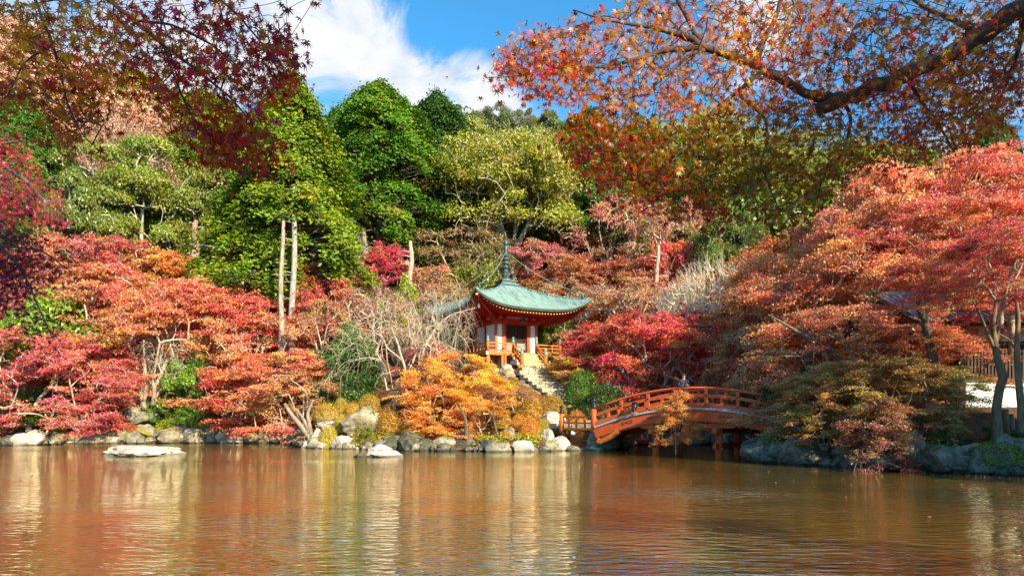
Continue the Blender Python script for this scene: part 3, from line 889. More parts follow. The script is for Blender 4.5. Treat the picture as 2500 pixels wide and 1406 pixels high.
bl = dict(cat='broadleaf tree', name='broadleaf_tree', bark=(.34, .29, .22))
place(FI[0], 1250, 318, 77, 360, (.36, .33, .035), 'rounded olive-yellow tree like a dome above the pagoda spire', bark=(.40, .36, .28), cat='broadleaf tree', name='broadleaf_tree')
place(FI[0], 1165, 310, 98, 220, (.36, .34, .05), 'pale olive tree behind the left shoulder of the dome tree', **bl)
place(FI[0], 1300, 318, 112, 190, (.27, .25, .08), 'dull brownish olive tree just under the skyline', **bl)
place(RO[0], 1205, 262, 135, 130, (.12, .15, .04), 'dark rounded oak on the skyline above the olive trees', **bl)
place(RO[1], 1288, 254, 138, 80, (.13, .15, .055), 'taller grey-green oak that stands out of the skyline', **bl)
place(RO[2], 1350, 285, 130, 150, (.15, .18, .04), 'low green tree on the skyline right of the tall oak', **bl)
place(RO[0], 1110, 262, 128, 100, (.06, .14, .03), 'dark green tree on the skyline beside the cypress crowns', **bl)
place(RO[1], 340, 330, 64, 330, (.24, .26, .035), 'spreading olive tree with white lichened limbs on the left slope', cat='broadleaf tree', name='broadleaf_tree', bark=(.50, .46, .38))
place(RO[2], 215, 430, 60, 220, (.16, .19, .03), 'small olive tree below the brown larch with forked pale limbs', **bl)
place(RO[0], 440, 440, 68, 180, (.20, .24, .03), 'olive-green tree leaning against the cypress trunks', **bl)
place(FI[0], 1720, 270, 104, 280, (.40, .38, .05), 'golden olive tree on the slope behind the orange leaf canopy', **bl)
place(RO[1], 1590, 285, 108, 190, (.22, .28, .03), 'yellow-green tree beside the golden olive tree', **bl)
place(FI[0], 1930, 330, 100, 280, (.34, .32, .05), 'olive tree right of the golden one behind the canopy', **bl)
place(RO[2], 2110, 370, 92, 260, (.30, .30, .04), 'olive tree above the pale pink maple crown', **bl)
place(RO[0], 2260, 400, 82, 220, (.14, .20, .03), 'green tree peeping over the pink maples', **bl)
place(RO[1], 1780, 520, 62, 210, (.15, .18, .02), 'dark olive camellia tree above the bare cream branches', **bl)
place(RO[2], 1480, 430, 76, 200, (.10, .18, .02), 'green tree behind the pale pinkish twigs', **bl)
place(RO[0], 100, 190, 96, 300, (.28, .28, .05), 'olive treetop on the upper left slope', **bl)
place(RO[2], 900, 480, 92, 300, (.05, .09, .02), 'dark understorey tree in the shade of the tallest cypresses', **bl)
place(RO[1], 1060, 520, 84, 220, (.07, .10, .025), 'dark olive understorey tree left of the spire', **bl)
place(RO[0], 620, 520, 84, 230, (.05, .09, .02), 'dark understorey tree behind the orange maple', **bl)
place(FI[0], 90, 110, 84, 520, (.58, .30, .19), 'wide feathery pinkish-brown larch on the upper left', cat='larch tree', name='larch_tree', bark=(.52, .30, .21))
place(FI[0], 300, 285, 76, 220, (.45, .25, .17), 'small feathery brown larch over the olive tree', cat='larch tree', name='larch_tree', bark=(.50, .32, .24))

# bare pole trunks
def pole(px, pyb, pyt, D, rpx, col, label):
    a, b = at(px[0], pyb, D), at(px[1], pyt, D + 2.5)
    r = rpx / F * D / 2
    m = MB()
    zs = np.linspace(0, 1, 14)
    m.sweep([a.lerp(b, t) + Vector((math.sin(t * 9 + px[0]) * r * .35, 0, 0)) for t in zs], [r * (1.15 - .5 * t ** 1.5 + (.35 if t == 0 else 0)) * random.uniform(.92, 1.06) for t in zs], 10)
    root = empty('cypress_tree', a, 0, label, 'cypress tree')
    o = m.build('trunk', M['bark'], root); o.matrix_parent_inverse = Matrix.Translation(-a); o.color = (*col, 1)
    for i in range(5):
        t = random.uniform(.45, .97); q = a.lerp(b, t); s = MB(); w = random.choice((-1, 1))
        s.sweep([q, q + Vector((w * r * 2.2, -.1, .12)), q + Vector((w * r * 4.0, -.2, .05))], [r * .3, r * .2, r * .1], 6)
        k = s.build('branch_stub', M['bark'], root); k.matrix_parent_inverse = Matrix.Translation(-a); k.color = (*col, 1)
pole((684, 690), 960, 540, 48.6, 13, (.34, .26, .21), 'slender pale cypress trunk standing bare in front of the crimson maples')
pole((712, 719), 930, 452, 50.4, 15, (.32, .28, .25), 'grey cypress trunk with knots, right beside the slender pale one')
pole((1001, 1004), 720, 590, 62, 13, (.50, .33, .26), 'broken-topped pinkish trunk beside the magenta maple')
pole((888, 890), 700, 560, 66, 14, (.22, .18, .15), 'dark trunk under the broad deep green cypress')
pole((475, 478), 660, 540, 62, 18, (.30, .20, .15), 'brown trunk between the olive tree and the cypresses')
pole((1602, 1606), 780, 600, 60, 12, (.42, .30, .24), 'thin brown trunk among the pink twigs right of the hall roof')

# ---- maples: (proto, px, top row, distance, width px, colour, label[, bark])
T = [
 (MA[0], 560, 618, 62, 250, (.60, .20, .02), 'orange maple at the dark foot of the cypresses'),
 (MA[2], 420, 625, 60, 230, (.62, .20, .04), 'rusty red-orange maple left of the orange one'),
 (MA[1], 300, 600, 59, 260, (.48, .08, .10), 'dull crimson maple below the olive tree with white limbs'),
 (MA[3], 180, 590, 57, 260, (.55, .13, .15), 'rose-red maple under the purple foreground leaves'),
 (MA[1], 60, 620, 56, 240, (.40, .05, .06), 'dark red maple at the left margin on the slope'),
 (MA[2], 745, 655, 59, 260, CRIM, 'bright crimson maple around the foot of the two pale trunks'),
 (MA[0], 640, 690, 57, 220, (.66, .19, .16), 'salmon-red maple left of the pale trunks'),
 (MA[1], 945, 602, 66, 130, MAGE, 'small magenta maple glowing in the shade under the cypress'),
 (MB_[0], 880, 640, 63, 100, (.40, .04, .08), 'dull magenta maple beside the grey bare tree'),
 (MT[0], 1120, 560, 74, 260, (.30, .16, .06), 'brownish olive maple on the slope behind the spire'),
 (MT[1], 1210, 600, 70, 220, (.22, .17, .03), 'thin olive-green tree directly behind the spire'),
 (MA[3], 1310, 600, 68, 200, (.46, .11, .16), 'dull rose maple right of the spire'),
 (MA[0], 1400, 640, 65, 240, (.42, .10, .05), 'brick red maple above the right roof corner'),
 (MA[1], 1530, 640, 64, 240, (.40, .08, .07), 'dull red maple right of the brick red one'),
 (MT[0], 1470, 700, 59, 250, (.50, .24, .20), 'twiggy pinkish maple beside the upturned roof corner'),
 (MT[1], 1540, 690, 57, 230, (.50, .20, .16), 'twiggy pink-brown maple right of the hall roof'),
 (MT[0], 1390, 690, 62, 200, (.45, .20, .16), 'twiggy brown-pink maple behind the copper roof'),
 (MT[1], 1080, 655, 63, 200, (.48, .16, .12), 'sparse pinkish maple left of the spire'),
 (MT[0], 1100, 700, 60, 190, (.42, .17, .11), 'sparse rusty maple behind the left roof corner'),
 (MT[1], 1510, 480, 72, 220, (.52, .13, .14), 'tall loose pinkish tree among green cypresses'),
 (MT[0], 1640, 500, 70, 220, (.48, .17, .15), 'loose pinkish tree behind the hanging dark leaves'),
 (MA[2], 1640, 598, 64, 130, (.62, .05, .05), 'small scarlet maple behind the bare cream branches'),
 (MA[1], 1720, 680, 57, 230, (.55, .09, .04), 'orange-red maple seen through the bare cream branches'),
 (MA[0], 1870, 620, 54, 240, (.52, .10, .05), 'orange-red maple right of the bare cream branches'),
 (MA[2], 100, 715, 53, 220, (.55, .12, .16), 'pinkish red maple behind the bright green camellia'),
 (MA[0], 300, 660, 52, 300, (.64, .16, .15), 'broad salmon-red maple above the left bank'),
 (MA[3], 450, 690, 50, 260, (.66, .17, .13), 'salmon-orange maple with pale showing twigs'),
 (MA[1], 580, 720, 51, 240, (.60, .09, .09), 'red maple left of the slender trunk'),
 (MA[2], 790, 690, 54, 200, (.52, .04, .05), 'crimson maple in front of the grey trunk'),
 (MA[3], 360, 745, 48.5, 280, (.62, .19, .10), 'rusty orange maple with forked grey trunks on the left bank'),
 (MT[0], 640, 760, 49, 240, (.66, .24, .16), 'salmon maple with bare twigs over the green shrubs'),
 (MA[1], 70, 815, 45.5, 300, (.60, .13, .17), 'rosy maple leaning over the water at the left margin'),
 (MN[1], 190, 835, 45.6, 270, (.56, .09, .14), 'carmine maple over the left shore rocks'),
 (MB_[0], 250, 930, 46.2, 120, (.55, .03, .06), 'small carmine maple branch low beside the mossy boulder'),
 (MA[0], 690, 862, 46.5, 270, (.66, .17, .14), 'pinkish red maple in front of the slender trunk foot'),
 (MB_[1], 590, 880, 47, 170, (.60, .07, .06), 'flat-topped pinkish red maple above the shore shrubs'),
 (MT[1], 745, 910, 44, 200, (.45, .18, .09), 'brown thinning maple leaning over the inlet'),
 (MT[0], 900, 700, 52, 230, (.42, .22, .14), 'brown twiggy maple behind the white bare tree'),
 (MT[1], 800, 740, 51, 180, (.48, .17, .10), 'rusty twiggy maple left of the white bare tree'),
 (MB_[0], 1125, 868, 41.8, 150, VIVI, 'vivid orange maple below the hall terrace'),
 (MB_[1], 1050, 885, 40.8, 130, (.85, .27, .012), 'red-orange maple left of the vivid orange one'),
 (MB_[1], 1185, 915, 40.4, 110, (.86, .38, .010), 'golden orange maple beneath the pale terrace rocks'),
 (MB_[0], 1075, 950, 39.2, 150, (.84, .25, .012), 'flame orange maple spreading over the dark shore rocks'),
 (MB_[1], 1175, 985, 38.8, 110, (.70, .24, .015), 'rusty orange maple with a leaning dark trunk at the shore'),
 (MT[0], 1258, 940, 41.2, 100, (.45, .14, .07), 'thin brownish maple left of the stone steps'),
 (MA[2], 1040, 840, 46, 150, (.46, .03, .04), 'dark crimson maple tucked beneath the hall veranda'),
 (MN[0], 1580, 775, 46, 310, (.56, .025, .055), 'deep crimson maple right of the hall stairs'),
 (MA[0], 1680, 770, 47, 260, (.56, .05, .07), 'raspberry maple behind the bridge rail'),
 (MB_[1], 1450, 800, 49, 150, (.56, .03, .06), 'crimson maple touching the right veranda rail'),
 (MB_[0], 1520, 870, 44, 150, (.58, .03, .06), 'low crimson maple beside the round clipped green bush'),
 (MB_[1], 1405, 860, 48, 120, (.62, .30, .02), 'small golden maple between the veranda and the green bush'),
 (MN[1], 1990, 560, 44, 400, (.66, .22, .13), 'salmon maple crown above the right end of the bridge'),
 (MN[0], 2180, 430, 40, 400, (.74, .24, .20), 'pale pink maple crown just under the orange leaf canopy'),
 (MN[1], 2400, 385, 38, 420, (.74, .19, .21), 'tall pink maple at the upper right margin'),
 (MN[0], 2330, 500, 33, 400, (.66, .12, .15), 'carmine pink maple over the grey tiled roof'),
 (MN[1], 2120, 590, 34, 400, (.62, .18, .10), 'rusty red maple left of the grey tiled roof'),
 (MN[0], 2470, 560, 27.5, 300, (.50, .03, .06), 'crimson maple covering the white-walled building at the right margin'),
 (MN[1], 2445, 560, 22.6, 250, (.60, .07, .09), 'crimson pink maple spray over the stout bending trunk'),
 (MB_[0], 2262, 610, 25.2, 190, (.62, .12, .10), 'rosy maple spray round the top of the thick dark trunk'),
 (MN[0], 1900, 690, 38, 330, (.52, .13, .10), 'brown-red maple behind the far end of the bridge'),
 (MN[1], 2060, 760, 31, 380, (.60, .17, .13), 'rusty maple with a leaning mottled trunk on the right bank'),
 (MT[0], 1890, 780, 38, 260, (.48, .22, .13), 'twiggy tan maple hanging over the bridge'),
 (MN[1], 2230, 800, 28.2, 300, (.56, .14, .10), 'brick orange maple under the white round lamp'),
 (MB_[0], 1650, 962, 32.2, 95, (.70, .22, .02), 'orange maple spray drooping in front of the bridge'),
 (MT[1], 1985, 900, 29.0, 190, (.50, .22, .13), 'pale pinkish-brown maple at the bridge foot on the right bank'),
 (MN[0], 2070, 885, 27.5, 260, (.44, .17, .06), 'low olive and rust maple spreading over the dark bank rocks'),
 (MN[1], 2190, 880, 25.6, 250, (.34, .15, .04), 'olive-green maple hanging low to the pond'),
 (MB_[0], 2130, 990, 24.4, 180, (.36, .11, .07), 'purplish brown maple spray touching the water line'),
 (MB_[1], 2010, 990, 26.6, 160, (.28, .17, .03), 'rust-green maple spray above the leftmost dark bank rocks'),
 (MB_[0], 2290, 985, 24.6, 140, (.34, .12, .08), 'dull mauve maple spray on top of the right bank rocks'),
 (MB_[1], 2330, 900, 26.5, 120, (.16, .18, .025), 'dark green maple in front of the white wall panel'),
]
LOWB = {(2445, 560): 775, (2262, 610): 755, (2470, 560): 840, (2330, 500): 800, (2400, 385): 760, (2330, 900): 1010, (2230, 800): 960, (1650, 962): 1085, (1645, 1010): 1085, (1850, 1000): 1110, (1125, 868): 985}
for i, (pr, px, pt, D, w, col, lab) in enumerate(T):
    zb = at(px, LOWB[(px, pt)], D).z if (px, pt) in LOWB else None
    place(pr, px, pt, D, w * 1.12, col, lab, bark=(.50, .38, .29) if px < 1800 else (.36, .27, .19), zbase=zb)

# ---- bare trees
ba = dict(cat='bare tree', name='bare_tree')
place(BA[0], 960, 720, 42.3, 300, PALE, 'leafless white-barked cherry tree with weeping twigs', bark=(.50, .40, .30), **ba)
place(BA[0], 1080, 695, 44.5, 175, PALE, 'leafless white-barked cherry tree reaching in front of the hall', bark=(.50, .40, .31), rz=1.0, **ba)
place(BA[1], 1735, 640, 50, 240, PALE, 'bare cream-coloured tree fanning upward between red maples', bark=(.72, .60, .44), **ba)
place(BA[1], 1660, 690, 52, 150, PALE, 'smaller bare cream tree left of the large fanning one', bark=(.66, .52, .40), **ba)
place(BA[1], 740, 590, 64, 90, GREYB, 'grey leafless tree with stubby limbs right of the knotty trunk', bark=(.50, .46, .43), **ba)
place(BA[1], 850, 570, 66, 130, GREYB, 'grey leafless tree with curled tips under the cypresses', bark=(.50, .44, .42), **ba)
place(BA[0], 425, 800, 49, 170, GREYB, 'white dead twigs showing among the salmon maples', bark=(.62, .55, .46), **ba)

# ---- shrubs
gs = dict(cat='shrub', name='evergreen_shrub', bark=(.2, .16, .1))
place(SH[0], 140, 715, 49.5, 230, (.20, .30, .015), 'bright green camellia behind the rosy maple on the left', **gs)
place(SH[1], 60, 760, 48.5, 170, (.17, .27, .015), 'green camellia at the left margin under the dark leaves', **gs)
place(SH[0], 470, 870, 47.6, 150, (.15, .28, .015), 'bright green shrub with rounded leaves above the shore', **gs)
place(SH[1], 490, 985, 47.5, 120, (.16, .30, .02), 'low bright green shrub hanging to the shore rocks', **gs)
place(SH[1], 385, 975, 48.1, 90, (.16, .28, .02), 'small green shrub beside the mossy boulder', **gs)
place(SH[0], 560, 960, 48.2, 140, (.12, .20, .02), 'green shrub right of the bright green one', **gs)
place(SH[0], 845, 800, 47.5, 190, (.07, .15, .015), 'dark green shrub behind the white bare tree', **gs)
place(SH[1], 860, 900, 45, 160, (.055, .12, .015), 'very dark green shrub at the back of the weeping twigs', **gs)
place(SH[0], 1090, 790, 53, 90, (.10, .18, .02), 'green shrub against the left wall of the hall', **gs)
place(SH[0], 985, 680, 60, 100, (.30, .34, .03), 'yellow-green shrub at the foot of the pinkish broken trunk', **gs)
place(SH[1], 1345, 770, 58, 110, (.14, .22, .02), 'green shrub visible past the right wall of the hall', **gs)
place(SH[1], 1180, 640, 66, 200, (.20, .20, .02), 'olive shrub on the slope behind the spire', **gs)
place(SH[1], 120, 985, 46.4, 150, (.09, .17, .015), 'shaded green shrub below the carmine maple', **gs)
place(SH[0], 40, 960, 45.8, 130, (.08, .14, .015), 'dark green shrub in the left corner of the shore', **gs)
place(SH[1], 230, 1000, 47.2, 90, (.10, .16, .015), 'dim green shrub left of the small wooden post', **gs)
place(SH[1], 660, 985, 48.2, 110, (.30, .26, .03), 'low olive shrub above the shore between two leaning trunks', **gs)
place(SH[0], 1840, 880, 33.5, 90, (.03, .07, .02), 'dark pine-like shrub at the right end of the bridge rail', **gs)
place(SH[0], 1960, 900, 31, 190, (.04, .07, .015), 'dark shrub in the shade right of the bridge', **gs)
place(SH[1], 2460, 1030, 24.0, 110, (.10, .18, .015), 'ferny green plant on the bank at the right margin', **gs)
place(SH[1], 2310, 1045, 24.2, 130, (.08, .12, .015), 'low shaded plant on the right bank below the white wall', **gs)
place(SH[1], 1470, 930, 41.5, 120, (.05, .09, .015), 'dark green shrub behind the bridge end post', **gs)

cb = dict(cat='clipped bush', name='clipped_bush', bark=(.2, .14, .08))
B = [
 (BU[0], 1427, 906, 44.5, 100, (.085, .21, .012), 'round clipped green bush right of the stone steps', 975),
 (BU[1], 1450, 950, 42.4, 90, (.16, .27, .012), 'yellow-green lower bush beside the stone steps', 985),
 (BU[2], 1294, 1018, 38.6, 60, (.55, .19, .012), 'orange clipped azalea mound between white boulders at the shore', 1083),
 (BU[0], 1407, 1003, 38.9, 62, (.46, .17, .02), 'orange-brown clipped azalea ball beside the bridge end', 1052),
 (BU[2], 1415, 1054, 37.9, 56, (.46, .12, .04), 'reddish clipped azalea ball at the water near the bridge', 1101),
 (BU[0], 1345, 965, 41.6, 74, (.36, .19, .015), 'olive-orange azalea mound at the foot of the stone steps', 1005),
 (BU[1], 1292, 968, 41.4, 74, (.40, .20, .015), 'olive-orange azalea mound left of the one at the steps', 1008),
 (BU[1], 1225, 1008, 40.2, 44, (.40, .30, .015), 'small yellow-green azalea mound behind the shore rocks', 1030),
 (BU[0], 1266, 1012, 39.9, 42, (.50, .20, .015), 'small orange azalea mound left of the pinkish boulder', 1035),
 (BU[2], 1328, 1022, 39.2, 54, (.48, .34, .015), 'bright yellow azalea mound in front of the pinkish boulder', 1055),
 (BU[1], 1255, 928, 43.5, 48, (.32, .20, .02), 'mossy olive azalea against the dark step wall', 960),
 (BU[1], 1330, 1055, 38.3, 44, (.32, .33, .015), 'green-yellow azalea behind the tall white boulder', 1075),
 (BU[2], 901, 962, 41.4, 62, (.40, .23, .015), 'olive azalea dome above the big grey rock', 1000),
 (BU[0], 832, 972, 41.6, 36, (.42, .26, .015), 'small mustard azalea left of the olive dome', 992),
 (BU[1], 832, 1012, 40.4, 28, (.45, .32, .015), 'small yellow azalea beside the big grey rock', 1038),
 (BU[0], 802, 1040, 39.6, 50, (.46, .33, .015), 'yellow clipped azalea between white shore rocks', 1085),
 (BU[1], 862, 985, 41.0, 40, (.48, .24, .015), 'rust-yellow azalea between the two rock groups', 1005),
 (BU[1], 950, 1000, 39.8, 60, (.42, .20, .015), 'broad mustard azalea right of the big grey rock', 1050),
 (BU[2], 1000, 1030, 38.8, 60, (.30, .20, .015), 'olive azalea above the dark shore rocks', 1065),
 (BU[1], 795, 985, 41.2, 60, (.40, .24, .015), 'olive-brown azalea behind the speckled rock', 1010),
 (BU[2], 1235, 1050, 38.6, 40, (.50, .22, .015), 'orange azalea at the edge of the dark shore rocks', 1085),
 (BU[1], 420, 1020, 47.6, 70, (.36, .34, .02), 'yellow-green azalea above the left shore edging', 1050),
 (BU[1], 330, 1040, 47.0, 70, (.42, .32, .02), 'yellow moss-like mound in front of the mossy boulder', 1062),
 (BU[1], 1460, 1040, 38.2, 40, (.20, .24, .02), 'small green tuft at the foot of the bridge end post', 1062),
 (BU[1], 2440, 1080, 22.6, 120, (.20, .26, .02), 'mossy green mound on the bank wall at the right margin', 1105),
]
for pr, px, pt, D, w, col, lab, pb in B:
    if col[0] > .3: col = (min(.95, col[0] * 1.35), col[1] * 1.40, col[2])
    x = (px - 1250) / F * D
    g = max(min(H(x, D), at(px, pb, D).z), at(px, pb, D).z - .3)
    place(pr, px, pt, D, w, col, lab, zbase=g, sink=.05, **cb)

# pine on its own islet
pn = place(SH[1], 885, 1035, 35.5, 62, (.24, .22, .015), 'small yellowing pine leaning over the pink-grey rock in the pond', 'pine tree', 'pine_tree', zbase=.25, sink=.1, bark=(.22, .14, .08))

# far wood that closes the skyline and the slope between the named trees
rng = np.random.default_rng(99)
far = []
for k in range(150):
    D = rng.uniform(92, 150); x = rng.uniform(-.95, .95) * D
    g = H(x, D); hh = rng.uniform(9, 14); rr = rng.uniform(3.5, 5.5)
    if 1060 < 1250 + x / D * F < 1400 and D < 120: hh *= .6
    n = 900
    d = rng.normal(size=(n, 3)); d /= np.linalg.norm(d, axis=1, keepdims=True); d[:, 2] = np.abs(d[:, 2]) * 1.1 - .15
    lump = 1 + .16 * np.sin(5 * np.arctan2(d[:, 1], d[:, 0]) + k) + .16 * np.sin(7 * d[:, 2] + 3 * d[:, 0] + k)
    c = np.array([x, D, g + hh * .45]) + d * np.array([rr, rr, hh * .5]) * (lump * rng.uniform(.8, 1.03, n))[:, None]
    hue = .5 + rng.normal(0, .03); v = rng.uniform(.6, 1.4)
    V_, Q_, T_ = leafquads(c, d + rng.normal(0, .6, (n, 3)), .75, rng, .8, .012, .1, .22)
    T_[:, 0] += hue - .5; T_[:, 1] *= v
    far.append((V_, Q_, T_))
V_, Q_, T_ = join(far)
fw = link('distant_woodland', np_mesh('woodland', V_, Q_, tint=T_), M['green']); fw.color = (.15, .19, .03, 1)
tag(fw, 'green and olive woodland covering the upper hillside', 'woodland', kind='stuff')
# ------------------------------------------------------------------ rocks
def rock_mesh(name, seed, dims=(1, 1, 1), sub=3, cuts=9, amp=.16, mat='rock', pk=0.0):
    rr = random.Random(seed)
    bm = bmesh.new()
    bmesh.ops.create_icosphere(bm, subdivisions=sub, radius=1.0)
    planes = []
    for i in range(cuts):
        n = Vector((rr.gauss(0, 1), rr.gauss(0, 1), rr.gauss(0, .8))).normalized()
        planes.append((n, rr.uniform(.55, .85)))
    o = Vector((rr.uniform(0, 50), rr.uniform(0, 50), 0))
    for v in bm.verts:
        p = v.co.copy()
        for n, h in planes:
            d = p.dot(n)
            if d > h: p -= n * (d - h) * .92
        f = 1 + amp * noise.noise(p * 1.7 + o) + amp * .6 * noise.noise(p * 4.3 + o) + amp * .3 * noise.noise(p * 9 + o)
        p *= f
        if pk: p.x *= 1 - pk * max(0, p.z) * .7; p.y *= 1 - pk * max(0, p.z) * .5
        v.co = Vector((p.x * dims[0], p.y * dims[1], p.z * dims[2]))
    me = bpy.data.meshes.new(name)
    bm.to_mesh(me); bm.free()
    me.materials.append(M[mat])
    for pl in me.polygons: pl.use_smooth = True
    me.set_sharp_from_angle(angle=R(28))
    return me

def boulder(px, pyt, pyb, D, wpx, mat, label, seed, depth=.8, pk=0, sub=4, rot=0.0, name='boulder', amp=.14, cuts=9):
    w = wpx / F * D; top = at(px, pyt, D).z; bot = at(px, pyb, D).z
    hgt = (top - bot)
    me = rock_mesh('boulder_mesh', seed, (w * .62, w * .62 * depth, hgt * .70), sub, cuts, amp, mat, pk)
    zs = [v.co.z for v in me.vertices]
    o = link(name, me, loc=((px - 1250) / F * D, D + w * .15, top - max(zs)), rot=(0, 0, rot))
    return tag(o, label, 'rock')

STONES = {m_: [rock_mesh('stone_%s' % m_, 100 + i * 7 + k * 31, (.6, .5, .5), 3, 7, .24, m_) for i in range(5)] for k, m_ in enumerate(('rock', 'rock_moss', 'rock_dark', 'rock_white'))}
BLOCKS = []
for i in range(6):
    rr = random.Random(40 + i); mb = MB()
    vs = mb.box((0, 0, 0), (1, 1, 1))
    bmesh.ops.bevel(mb.bm, geom=list(mb.bm.edges), offset=.07, segments=2, affect='EDGES')
    for v in mb.bm.verts: v.co += Vector((rr.gauss(0, .018), rr.gauss(0, .018), rr.gauss(0, .018)))
    BLOCKS.append(mb.mesh('cut_stone', M['stone']))

def stone(parent, me, loc, s, rz=0, name='stone', tilt=0):
    o = bpy.data.objects.new(name, me); C.objects.link(o)
    if parent is not None: o.parent = parent
    o.location = loc; o.scale = s; o.rotation_euler = (random.gauss(0, tilt), random.gauss(0, tilt), rz)
    return o

# rocks in and around the pond
boulder(332, 1087, 1118, 32.6, 178, 'rock_white', 'long flat whitish rock lying in the pond near the left shore', 5, .55, 0, 5, amp=.22, cuts=3)
boulder(932, 1084, 1120, 31.6, 84, 'rock_pink', 'low wedge-shaped pinkish grey rock in the pond beside the small pine', 12, .8, .25, 5, amp=.16, cuts=7)
boulder(884, 1104, 1122, 31.4, 40, 'rock_dark', 'small dark mossy rock under the leaning pine in the pond', 14, .8, 0, 4)
boulder(877, 990, 1062, 40.0, 92, 'rock', 'big peaked grey-brown rock with a cracked face left of the orange maples', 21, .8, .55, 5, .3)
boulder(795, 1003, 1045, 41.0, 62, 'rock_pink', 'speckled grey rock behind the yellow clipped azalea', 23, .8, .2, 5)
boulder(766, 1044, 1102, 39.8, 42, 'rock_white', 'upright white rock at the left tip of the island', 25, .8, .1, 5)
boulder(838, 1062, 1104, 38.9, 52, 'rock_pink', 'pinkish rock at the water below the big peaked rock', 27, .9, .1, 5)
boulder(328, 990, 1035, 47.4, 92, 'rock_moss', 'large blocky boulder overgrown with moss on the left bank', 31, .8, -.1, 5, amp=.10, cuts=6)
boulder(1352, 1004, 1052, 39.6, 64, 'rock_pink', 'slanting pinkish white boulder below the stone steps', 33, .8, .2, 5)
boulder(1246, 1040, 1090, 38.8, 54, 'rock', 'brown shaded boulder behind the orange clipped azalea', 35, .8, .1, 5)
boulder(1338, 1044, 1104, 37.7, 42, 'rock_white', 'tall cream boulder right of the orange clipped azalea', 37, .8, .45, 5)
boulder(1369, 1063, 1108, 37.1, 48, 'rock_white', 'rounded white boulder at the water left of the reddish azalea ball', 39, .8, .3, 5, amp=.08, cuts=4)
boulder(1284, 1079, 1106, 36.6, 36, 'rock_white', 'small block-shaped pale rock at the water in mid shore', 41, .8, 0, 4)
boulder(1240, 1082, 1106, 36.6, 40, 'rock', 'low pale rock at the water left of the block-shaped one', 43, .8, 0, 4)
boulder(1434, 1043, 1085, 38.4, 34, 'rock_pink', 'grey rock wedged between the azalea ball and the bridge', 45, .8, .3, 4)
boulder(1459, 1045, 1106, 37.8, 36, 'rock', 'tall tan rock under the left end of the bridge', 47, .8, .1, 5)
boulder(1455, 1086, 1107, 37.0, 34, 'rock_white', 'low cream rock at the water under the bridge end', 49, .8, 0, 4)
for i, (px, w, t_) in enumerate(((1010, 70, 1050), (1075, 74, 1058), (1140, 70, 1052), (1192, 60, 1062), (960, 56, 1058))):
    boulder(px, t_, 1106, 37.6 + .3 * (i == 4), w, 'rock_moss' if i % 2 else 'rock_dark',
            ('dark shore rock below the red-orange maple', 'mossy shore rock in the middle of the dark rocks', 'dark shore rock beside the leaning maple trunk', 'mossy brown shore rock left of the pale block', 'dark rock at the shore right of the pine islet')[i], 60 + i, .8, .1, 4)
for i, (px, pt, pb, D, w, lab) in enumerate(((1202, 898, 940, 48.2, 46, 'pale rock carrying the front corner of the veranda'), (1234, 900, 925, 47.8, 44, 'broad pale rock under the veranda left of the slab'),
        (1228, 922, 955, 47.0, 42, 'pale angular rock in the terrace below the broad one'), (1205, 935, 975, 46.4, 40, 'pale rock showing between golden leaves'), (1382, 904, 935, 47.6, 28, 'grey rock at the right top of the stone steps'),
        (1165, 905, 945, 49.2, 40, 'terrace rock half hidden by golden maple leaves'), (1245, 948, 978, 45.8, 34, 'dark terrace rock beside the stone steps'))):
    boulder(px, pt, pb, D, w, 'rock' if i < 6 else 'rock_dark', lab, 80 + i, .9, 0, 4)

# edging stones of the left shore, and the dark wall of the right bank
def edging(label, pts, n, size, mats, name, zlo=.05, seed=1, rows=1):
    rr = random.Random(seed)
    L_ = [0]
    for a, b in zip(pts, pts[1:]): L_.append(L_[-1] + math.hypot(b[0] - a[0], b[1] - a[1]))
    root = empty(name, (pts[0][0], pts[0][1], 0), 0, label, 'stone edging')
    for r_ in range(rows):
        for i in range(n):
            s = (i + rr.uniform(.2, .8)) / n * L_[-1]
            k = max(j for j in range(len(L_) - 1) if L_[j] <= s)
            t = (s - L_[k]) / (L_[k + 1] - L_[k])
            x = pts[k][0] + t * (pts[k + 1][0] - pts[k][0]); y = pts[k][1] + t * (pts[k + 1][1] - pts[k][1])
            sz = size * rr.choice((.45, .6, .75, .9, 1.0, 1.2, 1.5))
            me = rr.choice(STONES[rr.choice(mats)])
            o = stone(root, me, (x - pts[0][0] + rr.gauss(0, .12), y - pts[0][1] + rr.gauss(0, .15) + .55 * r_, zlo + sz * .22 + r_ * size * .55), (sz * 1.15, sz, sz * rr.uniform(.8, 1.15)), rr.uniform(0, 6.28), 'stone', .2)
    return root
edging('row of small sunlit stones along the left shore', [(-31, 42.9), (-29, 45.5), (-22, 46.7), (-16, 47.1)], 34, 1.0, ('rock', 'rock_white', 'rock_moss', 'rock'), 'shore_edging', seed=3)
edging('second uneven course of mossy stones on the left shore', [(-28, 46.3), (-22, 47.5), (-15.5, 47.8)], 22, 1.05, ('rock_moss', 'rock', 'rock_moss'), 'shore_edging', .45, 5)
edging('shaded stones at the far left shore under the rosy maple', [(-42, 41.8), (-36, 42.2), (-31, 42.8)], 16, 1.2, ('rock_dark', 'rock_moss'), 'shore_edging', .1, 7)
edging('stones round the inlet left of the island', [(-16, 47.2), (-13.5, 44.4), (-12.2, 40.6)], 12, .9, ('rock_moss', 'rock'), 'shore_edging', .1, 9)
edging('small pale stones at the water left of the pine islet', [(-12, 40.1), (-8.6, 38.2), (-6.6, 37.6)], 12, .7, ('rock', 'rock_white', 'rock_moss'), 'shore_edging', -.05, 11)
edging('dark wet stones at the water below the flame orange maple', [(-6.8, 37.7), (-6, 37.3), (-.6, 36.1)], 18, .85, ('rock_dark', 'rock_moss', 'rock_dark'), 'shore_edging', -.05, 12)
